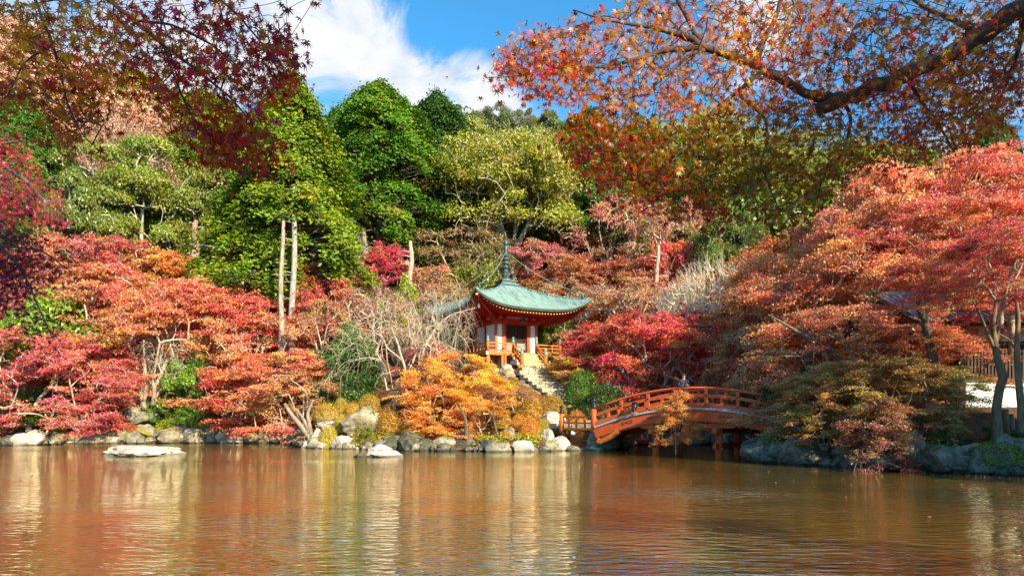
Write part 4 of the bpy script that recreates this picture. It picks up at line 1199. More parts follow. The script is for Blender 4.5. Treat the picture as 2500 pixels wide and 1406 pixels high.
edging('mixed stones at the water between the azaleas', [(-.6, 36.1), (3.6, 36.9), (5.0, 37.6)], 12, .7, ('rock', 'rock_white', 'rock_moss'), 'shore_edging', -.08, 14)
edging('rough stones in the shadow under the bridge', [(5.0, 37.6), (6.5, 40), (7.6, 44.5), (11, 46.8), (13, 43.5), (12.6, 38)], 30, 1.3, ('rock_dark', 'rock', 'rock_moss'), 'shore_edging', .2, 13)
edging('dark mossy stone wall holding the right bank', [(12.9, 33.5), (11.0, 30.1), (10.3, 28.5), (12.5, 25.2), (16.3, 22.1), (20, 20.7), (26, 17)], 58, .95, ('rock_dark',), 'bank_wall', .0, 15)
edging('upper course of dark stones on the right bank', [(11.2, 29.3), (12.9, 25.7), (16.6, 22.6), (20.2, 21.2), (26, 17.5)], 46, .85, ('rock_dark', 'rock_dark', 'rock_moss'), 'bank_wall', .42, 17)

# ------------------------------------------------------------------ the hall
HB = empty('pagoda_hall', (PAG[0], PAG[1], PZ), PROT, 'small red temple hall with a green copper roof and tall bronze spire', 'temple hall')
def hb(name, mb, mat, parent=None): return mb.build(name, M[mat] if isinstance(mat, str) else [M[k] for k in mat], HB if parent is None else parent)
A_, CB = 1.75, 1.12          # half width of the body, centre-bay column offset
ZD, ZC = 1.38, 3.62          # deck level, lintel
def bx(name, c, s, mat, parent=None, bev=0):
    m_ = MB(); m_.box(c, s)
    if bev: m_.bevel(bev)
    return hb(name, m_, mat, parent)

# columns: front four, three down each side, two at the back
cm = MB(); cm.cyl((0, 0, 0), .125, .12, 4.0, 14); col_me = cm.mesh('column', M['orange'])  # front columns, sunlight put into the colour
cm = MB(); cm.cyl((0, 0, 0), .125, .12, 4.0, 14); colr_me = cm.mesh('column', M['red'])  # side and rear columns, shade put into the colour
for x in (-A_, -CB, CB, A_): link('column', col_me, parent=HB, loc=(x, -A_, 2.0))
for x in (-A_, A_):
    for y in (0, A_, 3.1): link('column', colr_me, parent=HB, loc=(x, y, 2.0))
# lintels, sills, frieze
for z, h_, nm in ((ZC + .20, .40, 'lintel'), (ZD + .06, .16, 'sill')):
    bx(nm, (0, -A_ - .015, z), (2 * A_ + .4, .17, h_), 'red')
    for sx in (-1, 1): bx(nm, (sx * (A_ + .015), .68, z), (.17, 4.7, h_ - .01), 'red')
    bx(nm, (0, 3.1, z), (2 * A_ + .05, .15, h_), 'red')
bx('upper_beam', (0, -A_, 4.30), (2 * A_ + .9, .16, .14), 'red')
for sx in (-1, 1): bx('upper_beam', (sx * A_, 0, 4.302), (.16, 2 * A_ + .9, .14), 'red')
bx('frieze', (0, -A_, 4.13), (2 * A_ - .05, .06, .24), 'white')
for sx in (-1, 1): bx('frieze', (sx * A_, .1, 4.13), (.06, 2 * A_ - .1, .24), 'white')
# panels between the columns
for sx in (-1, 1):
    bx('wall_panel', (sx * (A_ + CB) / 2, -A_ + .02, (ZD + ZC) / 2 + .06), (A_ - CB - .23, .05, ZC - ZD - .12), 'white')
    bx('wall_panel', (sx * (A_ - .02), -A_ / 2, (ZD + ZC) / 2 + .06), (.05, A_ - .23, ZC - ZD - .12), 'white')
    bx('wall_panel', (sx * (A_ - .02), A_ / 2, (ZD + ZC) / 2 + .06), (.05, A_ - .23, ZC - ZD - .12), 'white')
    bx('base_panel', (sx * .9, -A_ + .02, .72), (1.6, .05, 1.0), 'white')
    bx('base_panel', (sx * (A_ - .02), .6, .72), (.05, 4.4, 1.0), 'white')
    bx('door_jamb', (sx * (CB - .17), -A_ + .0, (ZD + ZC) / 2 + .06), (.10, .14, ZC - ZD - .13), 'red')
bx('base_rail', (0, -A_ + .02, .13), (2 * A_ + .1, .14, .2), 'red')
bx('rear_wall', (0, 3.1, 2.4), (2 * A_ - .1, .06, 2.3), 'white')
bx('interior_dark_sheet', (0, -A_ + .30, 2.5), (2 * CB + .2, .05, 2.4), 'void')  # dark sheet behind the doors, paints the unlit room
for sx in (-1, 1): bx('interior_dark_sheet', (sx * (A_ - .16), 2.42, 2.5), (.05, 1.3, 2.2), 'void')  # dark sheets behind the side windows, painted darkness again
def lattice(w, h, st, bar, dep):
    m_ = MB(); nxx = max(2, round(w / st)); nzz = max(2, round(h / st))
    for i in range(nxx + 1): m_.box((-w / 2 + i * w / nxx, 0, 0), (bar, dep, h))
    for i in range(nzz + 1): m_.box((0, .003, -h / 2 + i * h / nzz), (w, dep * .7, bar))
    return m_
for sx in (-1, 1):
    dw, dh = CB - .24, ZC - ZD - .18
    d_ = empty('door', (sx * (dw / 2 + .01), -A_ + .10, (ZD + ZC) / 2 + .06), parent=HB)
    m_ = MB()
    for x in (-dw / 2 + .03, dw / 2 - .03): m_.box((x, 0, 0), (.06, .06, dh))
    for z in (-dh / 2 + .04, -.30, dh / 2 - .04): m_.box((0, .002, z), (dw - .12, .055, .08))
    m_.build('door_frame', M['lattice'], d_)
    l1 = lattice(dw - .12, dh / 2 + .2, .105, .028, .03); o = l1.build('lattice', M['lattice'], d_); o.location = (0, 0, dh / 4 - .17); o['kind'] = 'stuff'
    l2 = lattice(dw - .12, dh / 2 - .42, .105, .034, .03); o = l2.build('lattice', M['deckend'], d_); o.location = (0, 0, -dh / 4 - .16); o['kind'] = 'stuff'; o['label'] = 'pale lower lattice'
for sx in (-1, 1):
    l3 = lattice(1.1, 1.75, .16, .06, .04); o = l3.build('window_lattice', M['lattice'], HB, (sx * (A_ - .01), 2.42, 2.62), (0, 0, R(90))); o['kind'] = 'stuff'
    bx('wall_panel', (sx * (A_ - .02), 2.42, 1.6), (.05, 1.1, .28), 'red')

# bracket arms under the eaves
bm_ = MB(); bm_.box((0, -.35, 0), (.16, .9, .16)); bm_.box((0, -.15, -.16), (.15, .5, .14)); bm_.box((0, -.03, -.3), (.30, .28, .14)); bm_.box((0, -.72, .11), (.24, .18, .1)); br_me = bm_.mesh('bracket', M['red'])
for x in (-A_, -CB, CB, A_): link('bracket', br_me, parent=HB, loc=(x, -A_ - .05, 4.16))
for sx, rz in ((-1, -90), (1, 90)):
    for y in (-A_, 0, A_): link('bracket', br_me, parent=HB, loc=(sx * (A_ + .05), y, 4.165), rot=(0, 0, R(rz)))
for sx in (-1, 1): link('bracket', br_me, parent=HB, loc=(sx * (A_ + .05), -A_ - .05, 4.17), rot=(0, 0, R(sx * 45)), scale=(1, 1.5, 1))

# roof
E_ = 4.85
def lift(t): return 1.06 * abs(t) ** 3.4
def roof_z(d, t):
    return 4.50 + 2.38 * ((1 - d) / .89) ** 1.22 + lift(t) * d ** 1.8
def soff_z(w_, t):          # w_: 0 at the wall, 1 at the eave
    return 4.40 - .17 * w_ + lift(t) * w_ ** 1.8
NT, NC = 28, 24
ts = [math.sin(math.pi / 2 * (i / NT * 2 - 1)) * .35 + (i / NT * 2 - 1) * .65 for i in range(NT + 1)]
panel = MB()
ds = [.11 + (1 - .11) * i / NC for i in range(NC + 1)]
rows = []
for i, d in enumerate(ds):
    rows.append([(t * d * E_, -d * E_, roof_z(d, t) + (.045 if i else 0)) for t in ts])
    if i < NC: rows.append([(t * d * E_, -d * E_, roof_z(d, t) - .012) for t in ts])
rows = rows[0:1] + rows[2:] if False else rows
vr = [[panel.bm.verts.new(q) for q in row] for row in rows]
for a, b in zip(vr, vr[1:]):
    for k in range(NT):
        try: panel.bm.faces.new((a[k], b[k], b[k + 1], a[k + 1]))
        except ValueError: pass
me_p = panel.mesh('roof_panel', M['copper'])
roof = empty('roof', (0, 0, 0), parent=HB)
for k in range(4): link('roof_panel', me_p, parent=roof, rot=(0, 0, R(90 * k)))
# eave edge (copper lip over a dark board), soffit
ed = MB()
prof = [(0, .035, 0), (.035, .03, 0), (.03, -.03, 0), (-.01, -.035, 1), (-.02, -.19, 1), (-.12, -.20, 1)]
vr = [[ed.bm.verts.new((t * (E_ + a), -(E_ + a), roof_z(1, t) + b)) for t in ts] for a, b, _ in prof]
for j, (a, b) in enumerate(zip(vr, vr[1:])):
    for k in range(NT):
        f = ed.bm.faces.new((a[k], b[k], b[k + 1], a[k + 1])); f.material_index = prof[j + 1][2]
me_e = ed.mesh('eave_edge', [M['patina'], M['eave']])
for k in range(4): link('eave_edge', me_e, parent=roof, rot=(0, 0, R(90 * k)))
so = MB()
vr = [[so.bm.verts.new((t * (A_ + (E_ - .1 - A_) * w_), -(A_ + (E_ - .1 - A_) * w_), soff_z(w_, t) + .03)) for t in ts] for w_ in (0, .2, .4, .6, .8, 1)]
for a, b in zip(vr, vr[1:]):
    for k in range(NT): so.bm.faces.new((a[k], b[k], b[k + 1], a[k + 1]))
me_s = so.mesh('soffit', M['red'])
for k in range(4): link('soffit', me_s, parent=roof, rot=(0, 0, R(90 * k)))
# rafters with ochre end grain
NR = 38
raf = []
for i in range(NR):
    u = -E_ * .955 + 2 * E_ * .955 * i / (NR - 1)
    v0 = max(A_, abs(u)) - A_; L0 = E_ - .22 - A_
    pts = []
    for j in range(5):
        w_ = v0 / L0 + (1 - v0 / L0) * j / 4
        w_ = min(w_, 1)
        y = -(A_ + L0 * w_)
        t = max(-1, min(1, u / -y))
        pts.append((u, y, soff_z(w_, t) - .045))
    if abs(pts[0][1] - pts[-1][1]) < .25: continue
    m_ = MB(); m_.sweep(pts, 0, sq=(.085, .10))
    m_.bm.faces.ensure_lookup_table(); m_.bm.faces[-1].material_index = 1
    raf.append(m_.mesh('rafter', [M['red'], M['yellow']]))
for k in range(4):
    for me in raf: link('rafter', me, parent=roof, rot=(0, 0, R(90 * k)))
# hips: ridge rolls, corner rafters, knobs
for k in range(4):
    m_ = MB()
    pts = []
    for j in range(15):
        d = .13 + .85 * j / 14; pts.append((d * E_, -d * E_, roof_z(d, 1) + .05))
    m_.sweep(pts, [.055] * 15, 8)
    link('hip_ridge', m_.mesh('hip_ridge', M['copper']), parent=roof, rot=(0, 0, R(90 * k)))
    m_ = MB(); m_.sweep([(A_ + (E_ - .12 - A_) * w_, -(A_ + (E_ - .12 - A_) * w_), soff_z(w_, 1) - .10) for w_ in (0, .25, .5, .75, 1)], 0, sq=(.16, .2))
    m_.bm.faces.ensure_lookup_table(); m_.bm.faces[-1].material_index = 1
    link('corner_rafter', m_.mesh('corner_rafter', [M['red'], M['yellow']]), parent=roof, rot=(0, 0, R(90 * k)))
    m_ = MB(); d = .90; m_.lathe([(0, 0), (.13, .02), (.10, .10), (.12, .17), (.11, .25), (.05, .32), (0, .34)], 12, (d * E_, -d * E_, roof_z(d, 1) + .06))
    link('ridge_knob', m_.mesh('ridge_knob', M['bronze']), parent=roof, rot=(0, 0, R(90 * k)))
# spire
sp = empty('spire', (0, 0, 0), parent=HB)
m_ = MB(); m_.box((0, 0, 6.95), (1.5, 1.5, .16)); m_.box((0, 0, 7.10), (1.16, 1.16, .18)); m_.box((0, 0, 7.24), (1.32, 1.32, .10)); m_.build('spire_base', M['bronze'], sp)
m_ = MB(); m_.lathe([(.50, 0), (.48, .08), (.36, .2), (.24, .27), (.2, .3)], 20, (0, 0, 7.29)); m_.build('spire_dome', M['bronze'], sp)
m_ = MB()
for k in range(12):
    a = 6.283 * k / 12
    for tier, (r_, z0, hh) in enumerate(((.24, 7.56, .20), (.28, 7.68, .22))):
        aa = a + tier * .26
        m_.sweep([(math.cos(aa) * r_ * .6, math.sin(aa) * r_ * .6, z0), (math.cos(aa) * r_, math.sin(aa) * r_, z0 + hh * .5), (math.cos(aa) * r_ * 1.2, math.sin(aa) * r_ * 1.2, z0 + hh)], [.06, .07, .015], 6)
m_.cyl((0, 0, 7.72), .2, .24, .36, 16)
o = m_.build('lotus_petals', M['bronze'], sp); o['kind'] = 'stuff'
for i, z in enumerate((7.98, 8.33, 8.66, 8.97, 9.27)):
    r_ = .30 - .012 * i
    m_ = MB(); m_.lathe([(.13, -.04), (r_, -.035), (r_ * 1.02, .03), (r_ * .8, .07), (r_ * .62, .10), (r_ * .58, .22), (.12, .26)], 20, (0, 0, z)); m_.build('spire_ring', M['bronze'], sp)
m_ = MB(); m_.lathe([(.12, 7.9), (.11, 9.5), (.15, 9.55), (.13, 9.62), (.15, 9.70), (.17, 9.98), (.12, 10.04), (.10, 10.1)], 14); m_.build('spire_shaft', M['bronze'], sp)
m_ = MB(); m_.lathe([(.06, 0), (.15, .04), (.19, .14), (.15, .27), (.06, .40), (0, .52)], 14, (0, 0, 10.10)); m_.build('jewel', M['bronze'], sp)
m_ = MB()
for a in range(4):
    for j in range(5):
        z = 10.16 + j * .075; r_ = (.19, .215, .19, .13, .07)[j]
        an = math.pi / 2 * a + .78
        m_.sweep([(math.cos(an) * r_ * .8, math.sin(an) * r_ * .8, z), (math.cos(an) * r_ * 1.25, math.sin(an) * r_ * 1.25, z + .09), (math.cos(an) * r_ * 1.2, math.sin(an) * r_ * 1.2, z + .16)], [.03, .022, .004], 5)
o = m_.build('flame_rim', M['bronze'], sp); o['kind'] = 'stuff'
for k in range(4):
    a = math.pi / 4 + math.pi / 2 * k
    p0 = Vector((math.cos(a) * .13, math.sin(a) * .13, 9.5)); p1 = Vector((math.cos(a) * 6.3, math.sin(a) * 6.3, roof_z(.92, 1) + .38))
    pts = [p0.lerp(p1, j / 16) - Vector((0, 0, 0.45 * math.sin(math.pi * j / 16))) for j in range(17)]
    m_ = MB(); m_.sweep(pts, .022, 5); o = m_.build('chain', M['patina'], sp)
    for j in (5, 9, 13):
        m_ = MB(); m_.lathe([(0, 0), (.035, -.01), (.05, -.10), (.07, -.17), (0, -.165)], 8, tuple(pts[j] - Vector((0, 0, .05)))); m_.build('chain_bell', M['bronze'], sp)

# deck
DK = 3.2
fl = MB()
nb = 26
pm = MB(); pm.box((0, 0, 0), (.235, 1.48, .06)); pl_me = pm.mesh('floor_plank', M['floor'])
for i in range(nb):
    x = -DK + (i + .5) * 2 * DK / nb
    for y in (-DK + .74, DK - .74): link('floor_plank', pl_me, parent=HB, loc=(x, y, ZD - .03))
for sx in (-1, 1):
    for i in range(14):
        y = -DK + 1.48 + .13 + i * .265
        link('floor_plank', pl_me, parent=HB, loc=(sx * (DK - .74), y, ZD - .031), rot=(0, 0, R(90)))
for y in (-DK + .06, DK - .06): bx('deck_beam', (0, y, ZD - .16), (2 * DK, .16, .20), 'orange')
for sx in (-1, 1): bx('deck_beam', (sx * (DK - .06), 0, ZD - .162), (.16, 2 * DK - .2, .20), 'orange')
for x, y in ((-DK, -DK), (DK, -DK), (-DK, DK)): bx('beam_cap', (x, y + .06, ZD - .14), (.2, .2, .26), 'deckend')
pm = MB(); pm.box((0, 0, .62), (.22, .22, 1.36)); pm.bevel(.015); dp_me = pm.mesh('deck_post', M['orange'])
for x in (-DK + .12, -1.9, 1.9, DK - .12):
    link('deck_post', dp_me, parent=HB, loc=(x, -DK + .12, -.2))
    link('deck_post', dp_me, parent=HB, loc=(x, DK - .12, -.2))
for sx in (-1, 1):
    for y in (-1.05, 1.05): link('deck_post', dp_me, parent=HB, loc=(sx * (DK - .12), y, -.2))
def giboshi(name, x, y, z0, h, r=.11, body='orange', cap='patina', parent=None, foot=None):
    e_ = empty(name, (x, y, z0), parent=HB if parent is None else parent)
    m_ = MB(); m_.cyl((0, 0, h * .5), r, r * .97, h, 14); m_.build('post_shaft', M[body], e_)
    m_ = MB(); m_.lathe([(r * 1.06, 0), (r * 1.08, r * .9), (r * .85, r * 1.1), (r * .80, r * 1.4), (r * 1.15, r * 1.6), (r * .55, r * 1.95), (r * .5, r * 2.15), (r * .9, r * 2.6), (r * .85, r * 3.1), (r * .4, r * 3.55), (0, r * 3.8)], 14, (0, 0, h - r * .4)); m_.build('post_cap', M[cap], e_)
    if foot: m_ = MB(); m_.cyl((0, 0, .12), r * 1.1, r * 1.08, .24, 14); m_.build('post_foot', M[foot], e_)
    return e_
for x, y in ((-DK + .1, -DK + .1), (-1.0, -DK + .1), (1.0, -DK + .1), (DK - .1, -DK + .1), (-DK + .1, DK - .1), (DK - .1, DK - .1)):
    giboshi('rail_post', x, y, ZD, .78)
for sx in (-1, 1): giboshi('rail_post', sx * 1.0, -4.45, .12, 1.05, .135, foot='patina')
def railing(p, q, mid=True):
    p, q = Vector(p), Vector(q); v = q - p; L_ = v.length; a = math.atan2(v.y, v.x); c = (p + q) / 2
    for z, hh, w in ((.64, .09, .09), (.40, .07, .06), (.10, .10, .08)):
        m_ = MB(); m_.box((0, 0, 0), (L_, w, hh)); m_.build('rail', M['orange'], HB, (c.x, c.y, ZD + z), (0, 0, a))
    n = max(1, round(L_ / .62))
    for i in range(n + 1):
        t = (i + .0) / n
        if 0 < t < 1:
            s_ = p.lerp(q, t); m_ = MB(); m_.box((0, 0, .25), (.06, .055, .30)); m_.build('baluster', M['orange'], HB, (s_.x, s_.y, ZD), (0, 0, a))
            if i % 2 == 0: m_ = MB(); m_.box((0, 0, .52), (.07, .055, .17)); m_.build('baluster', M['orange'], HB, (s_.x, s_.y, ZD), (0, 0, a))
k_ = DK - .1
railing((-k_, -k_, 0), (-1.0, -k_, 0)); railing((1.0, -k_, 0), (k_, -k_, 0)); railing((-k_, k_, 0), (-k_, -k_, 0)); railing((k_, -k_, 0), (k_, k_, 0))
for sx in (-1, 1):
    for z0, z1, w in ((.68, .02, .09), (.42, -.24, .07), (.16, -.50, .08)):
        m_ = MB(); pts = []
        for j in range(7):
            t = j / 6; pts.append((sx * 1.0, -k_ - 1.32 * t, ZD + z0 + (z1 - z0 - .30) * (t ** .8)))
        m_.sweep(pts, 0, sq=(w, .09)); hb('stair_rail', m_, 'orange')
    bx('bracket_post', (sx * 1.75, -DK - .05, .62), (.14, .14, 1.3), 'orange')
# wooden steps
for i in range(5):
    z = ZD - (i + 1) * .235; y = -DK - .12 - (i + .5) * .27
    bx('wooden_step', (0, y, z + .0), (1.78 + .0 * i, .30, .22), 'wood', bev=.01)
    for sx in (-1, 1): bx('step_block', (sx * 1.18, y + .02, z - .01), (.34, .26, .22), 'orange' if i % 2 == 0 else 'wood')
    for j in range(i):
        pass
bx('stair_slab', (0, -DK - 1.75, -.02), (2.85, .66, .28), 'stone', bev=.02)
bx('stair_slab', (0, -DK - .85, .0), (2.4, 1.2, .18), 'wood')
for sx in (-1, 1): bx('stringer', (sx * 1.36, -DK - .72, .55), (.08, 1.1, .3), 'deckend')

# gong at the front, bells at the corners: they hang from the hall
def hang_at(lx, ly, lz):
    c_, s_ = math.cos(PROT), math.sin(PROT)
    return (PAG[0] + lx * c_ - ly * s_, PAG[1] + lx * s_ + ly * c_, PZ + lz)
g_ = empty('hanging_lantern', hang_at(0, -2.75, 3.72), PROT, 'dark bronze lantern hanging under the eave above the hall door', 'lantern')
m_ = MB(); m_.lathe([(.02, .62), (.03, .50), (.24, .44), (.19, .40), (.19, .04), (.22, .02), (.12, -.04), (0, -.05)], 6); m_.build('lantern_body', M['bronze'], g_)
m_ = MB(); m_.sweep([(0, 0, .60), (0, 0, .82)], .012, 5); m_.build('hanger', M['black'], g_)
for (lx, ly, lab) in ((E_ - .35, -E_ + .35, 'small bronze wind bell under the right roof corner'), (-E_ + .35, -E_ + .35, 'small bronze wind bell under the front roof corner'), (-E_ + .35, E_ - .35, 'small bronze wind bell under the far left roof corner')):
    w_ = empty('wind_bell', hang_at(lx, ly, soff_z(.9, .93) - .72), PROT, lab, 'wind bell')
    m_ = MB(); m_.lathe([(0, .34), (.07, .33), (.10, .22), (.11, .08), (.14, 0), (0, .01)], 12); m_.build('bell_body', M['bronze'], w_)
    m_ = MB(); m_.sweep([(0, 0, .33), (0, 0, .72)], .012, 5); m_.build('hanger', M['black'], w_)

# ------------------------------------------------------------------ stone steps below the hall
ST = empty('stone_stairs', (PAG[0], PAG[1], PZ), PROT, 'worn stone steps leading down from the hall to the bridge', 'stone steps')
rr = random.Random(77)
NS = 12
for i in range(NS):
    z = -.17 - i * .262; y = -DK - 1.98 - i * .50 - .3
    bend = .02 * i * i * .35
    wd = 3.9 - .06 * i; x = -wd / 2 + bend + .05
    while x < wd / 2 + bend - .1:
        bw = min(rr.uniform(.42, .78), wd / 2 + bend - x)
        if bw < .25: break
        stone(ST, rr.choice(BLOCKS), (x + bw / 2, y + rr.gauss(0, .012), z - .15 + rr.gauss(0, .008)), (bw - .02, .62, .30 + rr.uniform(-.01, .02)), 0, 'stone', .012)
        x += bw
SW = empty('step_wall', (PAG[0], PAG[1], PZ), PROT, 'rough dark stone wall along the left side of the stone steps', 'stone wall')
for i in range(70):
    t = rr.uniform(0, 1); y = -DK - 1.6 - t * 5.4
    ztop = -.1 - t * 5.4 / .5 * .262
    x = -1.95 + .01 * (t * 12) ** 2 * .35 - rr.uniform(0, .5)
    stone(SW, rr.choice(STONES[rr.choice(('rock_dark', 'rock_moss', 'rock'))]), (x, y, ztop - .1 - rr.uniform(0, .9)), [rr.uniform(.45, .75)] * 3, rr.uniform(0, 6.28), 'stone', .4)
SW = empty('step_wall', (PAG[0], PAG[1], PZ), PROT, 'low mossy stone kerb along the right side of the stone steps', 'stone wall')
for i in range(30):
    t = (i + rr.random()) / 30; y = -DK - 1.9 - t * 5.6
    stone(SW, rr.choice(STONES[rr.choice(('rock', 'rock_moss'))]), (1.95 + .01 * (t * 12) ** 2 * .35 + rr.uniform(0, .3), y, -.2 - t * 5.4 / .5 * .262), [rr.uniform(.4, .65)] * 3, rr.uniform(0, 6.28), 'stone', .4)
# terrace wall under the veranda corner
TW = empty('terrace_wall', (PAG[0], PAG[1], PZ), PROT, 'pale rubble wall holding the terrace under the veranda', 'stone wall')
for i in range(64):
    x = rr.uniform(-5.2, -1.9); z = -rr.uniform(0, 1.5)
    stone(TW, rr.choice(STONES[rr.choice(('rock', 'rock_white', 'rock'))]), (x, -4.1 - (-z) * .55 + rr.gauss(0, .1), z - .15), [rr.uniform(.7, 1.15)] * 3, rr.uniform(0, 6.28), 'stone', .3)
for i in range(26):
    stone(TW, rr.choice(STONES[rr.choice(('rock', 'rock_white'))]), (rr.uniform(1.9, 4.6), -4.2 + rr.gauss(0, .15), -.3 - rr.uniform(0, .8)), [rr.uniform(.6, .95)] * 3, rr.uniform(0, 6.28), 'stone', .3)

# landing between steps and bridge
LD = empty('stone_landing', (4.3, 39.2, 1.35), R(-30), 'pale stone landing at the left end of the bridge', 'landing')
for i in range(5):
    for j in range(4):
        stone(LD, rr.choice(BLOCKS), (-1.6 + i * .82 + rr.gauss(0, .02), -1.0 + j * .72, -.05 + .06 * j), (.79, .69, .3), 0, 'stone', .01)
for i in range(4):
    for j in range(5):
        stone(LD, rr.choice(BLOCKS), (-1.5 + j * .75, 2.2 + i * .45, .22 + i * .24), (.72, .5, .28), 0, 'stone', .012)

# ------------------------------------------------------------------ the bridge
BR = empty('arched_bridge', (4.45, 36.3, 0), math.atan2(-.6, .8), 'vermilion arched wooden bridge from the island to the right bank', 'bridge')
BL, BW_ = 10.6, 2.9
def dz(t): return 1.40 + .98 * (1 - ((t - BL / 2) / (BL / 2)) ** 2)
def arc(t0, t1, off, n=14): return [(t0 + (t1 - t0) * i / n, off[0], dz(t0 + (t1 - t0) * i / n) + off[1]) for i in range(n + 1)]
def bb(name, m_, mat, **k): return m_.build(name, M[mat], BR)
for y in (0, BW_):
    m_ = MB(); m_.sweep(arc(.0, BL, (y, -.44), 20), 0, sq=(.22, .50)); bb('girder', m_, 'verm')
    m_ = MB(); m_.sweep(arc(.35, BL - .35, (y + (.04 if y == 0 else -.04), -.72), 20), 0, sq=(.20, .08)); bb('girder_trim', m_, 'verm')
m_ = MB(); m_.sweep(arc(.1, BL - .1, (BW_ / 2, -.40), 16), 0, sq=(.22, .42)); bb('girder', m_, 'verm')
pm = MB(); pm.box((0, 0, 0), (.178, BW_ + .34, .11)); pk_me = pm.mesh('plank', M['deckend'])
for i in range(56):
    t = (i + .5) * BL / 56; s_ = (dz(t + .05) - dz(t - .05)) / .1
    link('plank', pk_me, parent=BR, loc=(t, BW_ / 2, dz(t) - .115), rot=(0, -math.atan(s_), 0))
for y in (0, BW_):
    m_ = MB(); m_.sweep(arc(.05, BL - .05, (y, .88)), [.065] * 15, 10); bb('top_rail', m_, 'verm')
    m_ = MB(); m_.sweep(arc(.05, BL - .05, (y, .52)), 0, sq=(.07, .15)); bb('middle_rail', m_, 'verm')
    m_ = MB(); m_.sweep(arc(.05, BL - .05, (y, .08)), 0, sq=(.15, .17)); bb('base_rail', m_, 'verm')
    for i in range(1, 14):
        t = .8 * i - .02 if False else BL * i / 14
        big = i % 2 == 0
        m_ = MB(); m_.box((t, y, dz(t) + (.50 if big else .30)), (.15 if big else .13, .10, .68 if big else .32)); bb('rail_post', m_, 'verm')
        if big and y == 0:
            m_ = MB(); m_.box((t, y - .06, dz(t) + .54), (.07, .03, .07), Matrix.Rotation(R(45), 3, 'Y')); m_.build('metal_fitting', M['black'], BR)
            m_ = MB(); m_.box((t, y - .085, dz(t) + .08), (.07, .03, .07), Matrix.Rotation(R(45), 3, 'Y')); m_.build('metal_fitting', M['black'], BR)
    for t in (-.12, BL + .12):
        e_ = giboshi('end_post', t, y, dz(max(0, min(BL, t))) - .35, 1.28, .155, 'verm', 'black', BR)
# carved slots on the near girder: thin bars, recess shade put into the colour
for tc_ in (1.9, 3.35, 7.0, 8.6):
    s_ = (dz(tc_ + .05) - dz(tc_ - .05)) / .1
    k = empty('carving', (tc_, -.113, dz(tc_) - .42), parent=BR); k.rotation_euler = (0, -math.atan(s_), 0)
    for j, x in enumerate((-.30, -.22, -.14, .14, .22, .30)):
        m_ = MB(); m_.box((0, 0, 0), (.035, .012, .17 if j not in (2, 3) else .12)); m_.bevel(.005)
        m_.build('slot', M['carve'], k, (x, 0, 0 if j not in (2, 3) else .015))
        if j % 3 != 2: m_ = MB(); m_.box((0, 0, 0), (.06, .012, .03)); m_.build('slot', M['carve'], k, (x + (.03 if x < 0 else -.03), .0005, -.085))
    m_ = MB()
    m_.sweep([(.055 * math.cos(a), 0, .055 * math.sin(a)) for a in np.linspace(0, 2 * math.pi, 13)], .011, 5, cap=False); m_.build('ring', M['carve'], k)
    m_ = MB(); m_.sweep([(-.03, 0, .03), (0, 0, 0), (-.01, 0, -.03)], .010, 5); m_.build('swirl', M['carve'], k)
# piers
for t in (3.38, 6.62):
    for y in (.15, BW_ - .15):
        m_ = MB(); hh = dz(t) - .95 + 1.2; m_.cyl((t, y, hh / 2 - 1.2), .19, .17, hh, 12); bb('pier', m_, 'verm')
        m_ = MB(); m_.sweep([(t - .85, y, dz(t) - .80), (t - .7, y, dz(t) - .90), (t + .7, y, dz(t) - .90), (t + .85, y, dz(t) - .80)], 0, sq=(.24, .20)); bb('corbel', m_, 'verm')
    m_ = MB(); m_.box((t, BW_ / 2, dz(t) - 1.12), (.26, BW_ + 1.0, .26)); m_.bevel(.03); bb('cross_beam', m_, 'orange')  # beam in the sunlit tone, light put into its colour
    m_ = MB(); m_.box((t, BW_ / 2, .47), (.16, BW_ + .9, .25)); bb('tie_beam', m_, 'verm')
m_ = MB(); m_.sweep([(.15, 0, .62), (.35, 0, .55), (.9, 0, .78), (1.25, 0, 1.02), (1.3, 0, 1.15)], 0, sq=(.26, .26)); bb('corbel', m_, 'orange')
m_ = MB(); m_.sweep([(.15, BW_, .62), (.35, BW_, .55), (.9, BW_, .78), (1.25, BW_, 1.02), (1.3, BW_, 1.15)], 0, sq=(.26, .26)); bb('corbel', m_, 'orange')

# approach fence left of the bridge
FE = empty('approach_fence', (4.3, 36.5, 1.05), math.atan2(1.9, -1.75), 'short orange railing joining the bridge end post to a smaller capped post', 'railing')
for z, hh in ((.78, .10), (.45, .09), (.12, .12)):
    m_ = MB(); m_.box((1.05, 0, z), (2.1, .08, hh)); m_.build('rail', M['orange'], FE)
for x in (.55, 1.15, 1.7):
    m_ = MB(); m_.box((x, 0, .35), (.09, .07, .62)); m_.build('baluster', M['orange'], FE)
giboshi('end_post', 2.25, 0, -.1, 1.12, .13, 'orange', 'black', FE)
FE = empty('approach_fence', (6.9, 39.2, 1.0), math.atan2(1.2, -.9), 'orange railing behind the bridge on the far side of the landing', 'railing')
for z, hh in ((.78, .10), (.45, .09), (.12, .12)):
    m_ = MB(); m_.box((.9, 0, z), (1.8, .08, hh)); m_.build('rail', M['orange'], FE)
giboshi('end_post', 1.9, 0, -.1, 1.12, .13, 'orange', 'black', FE)

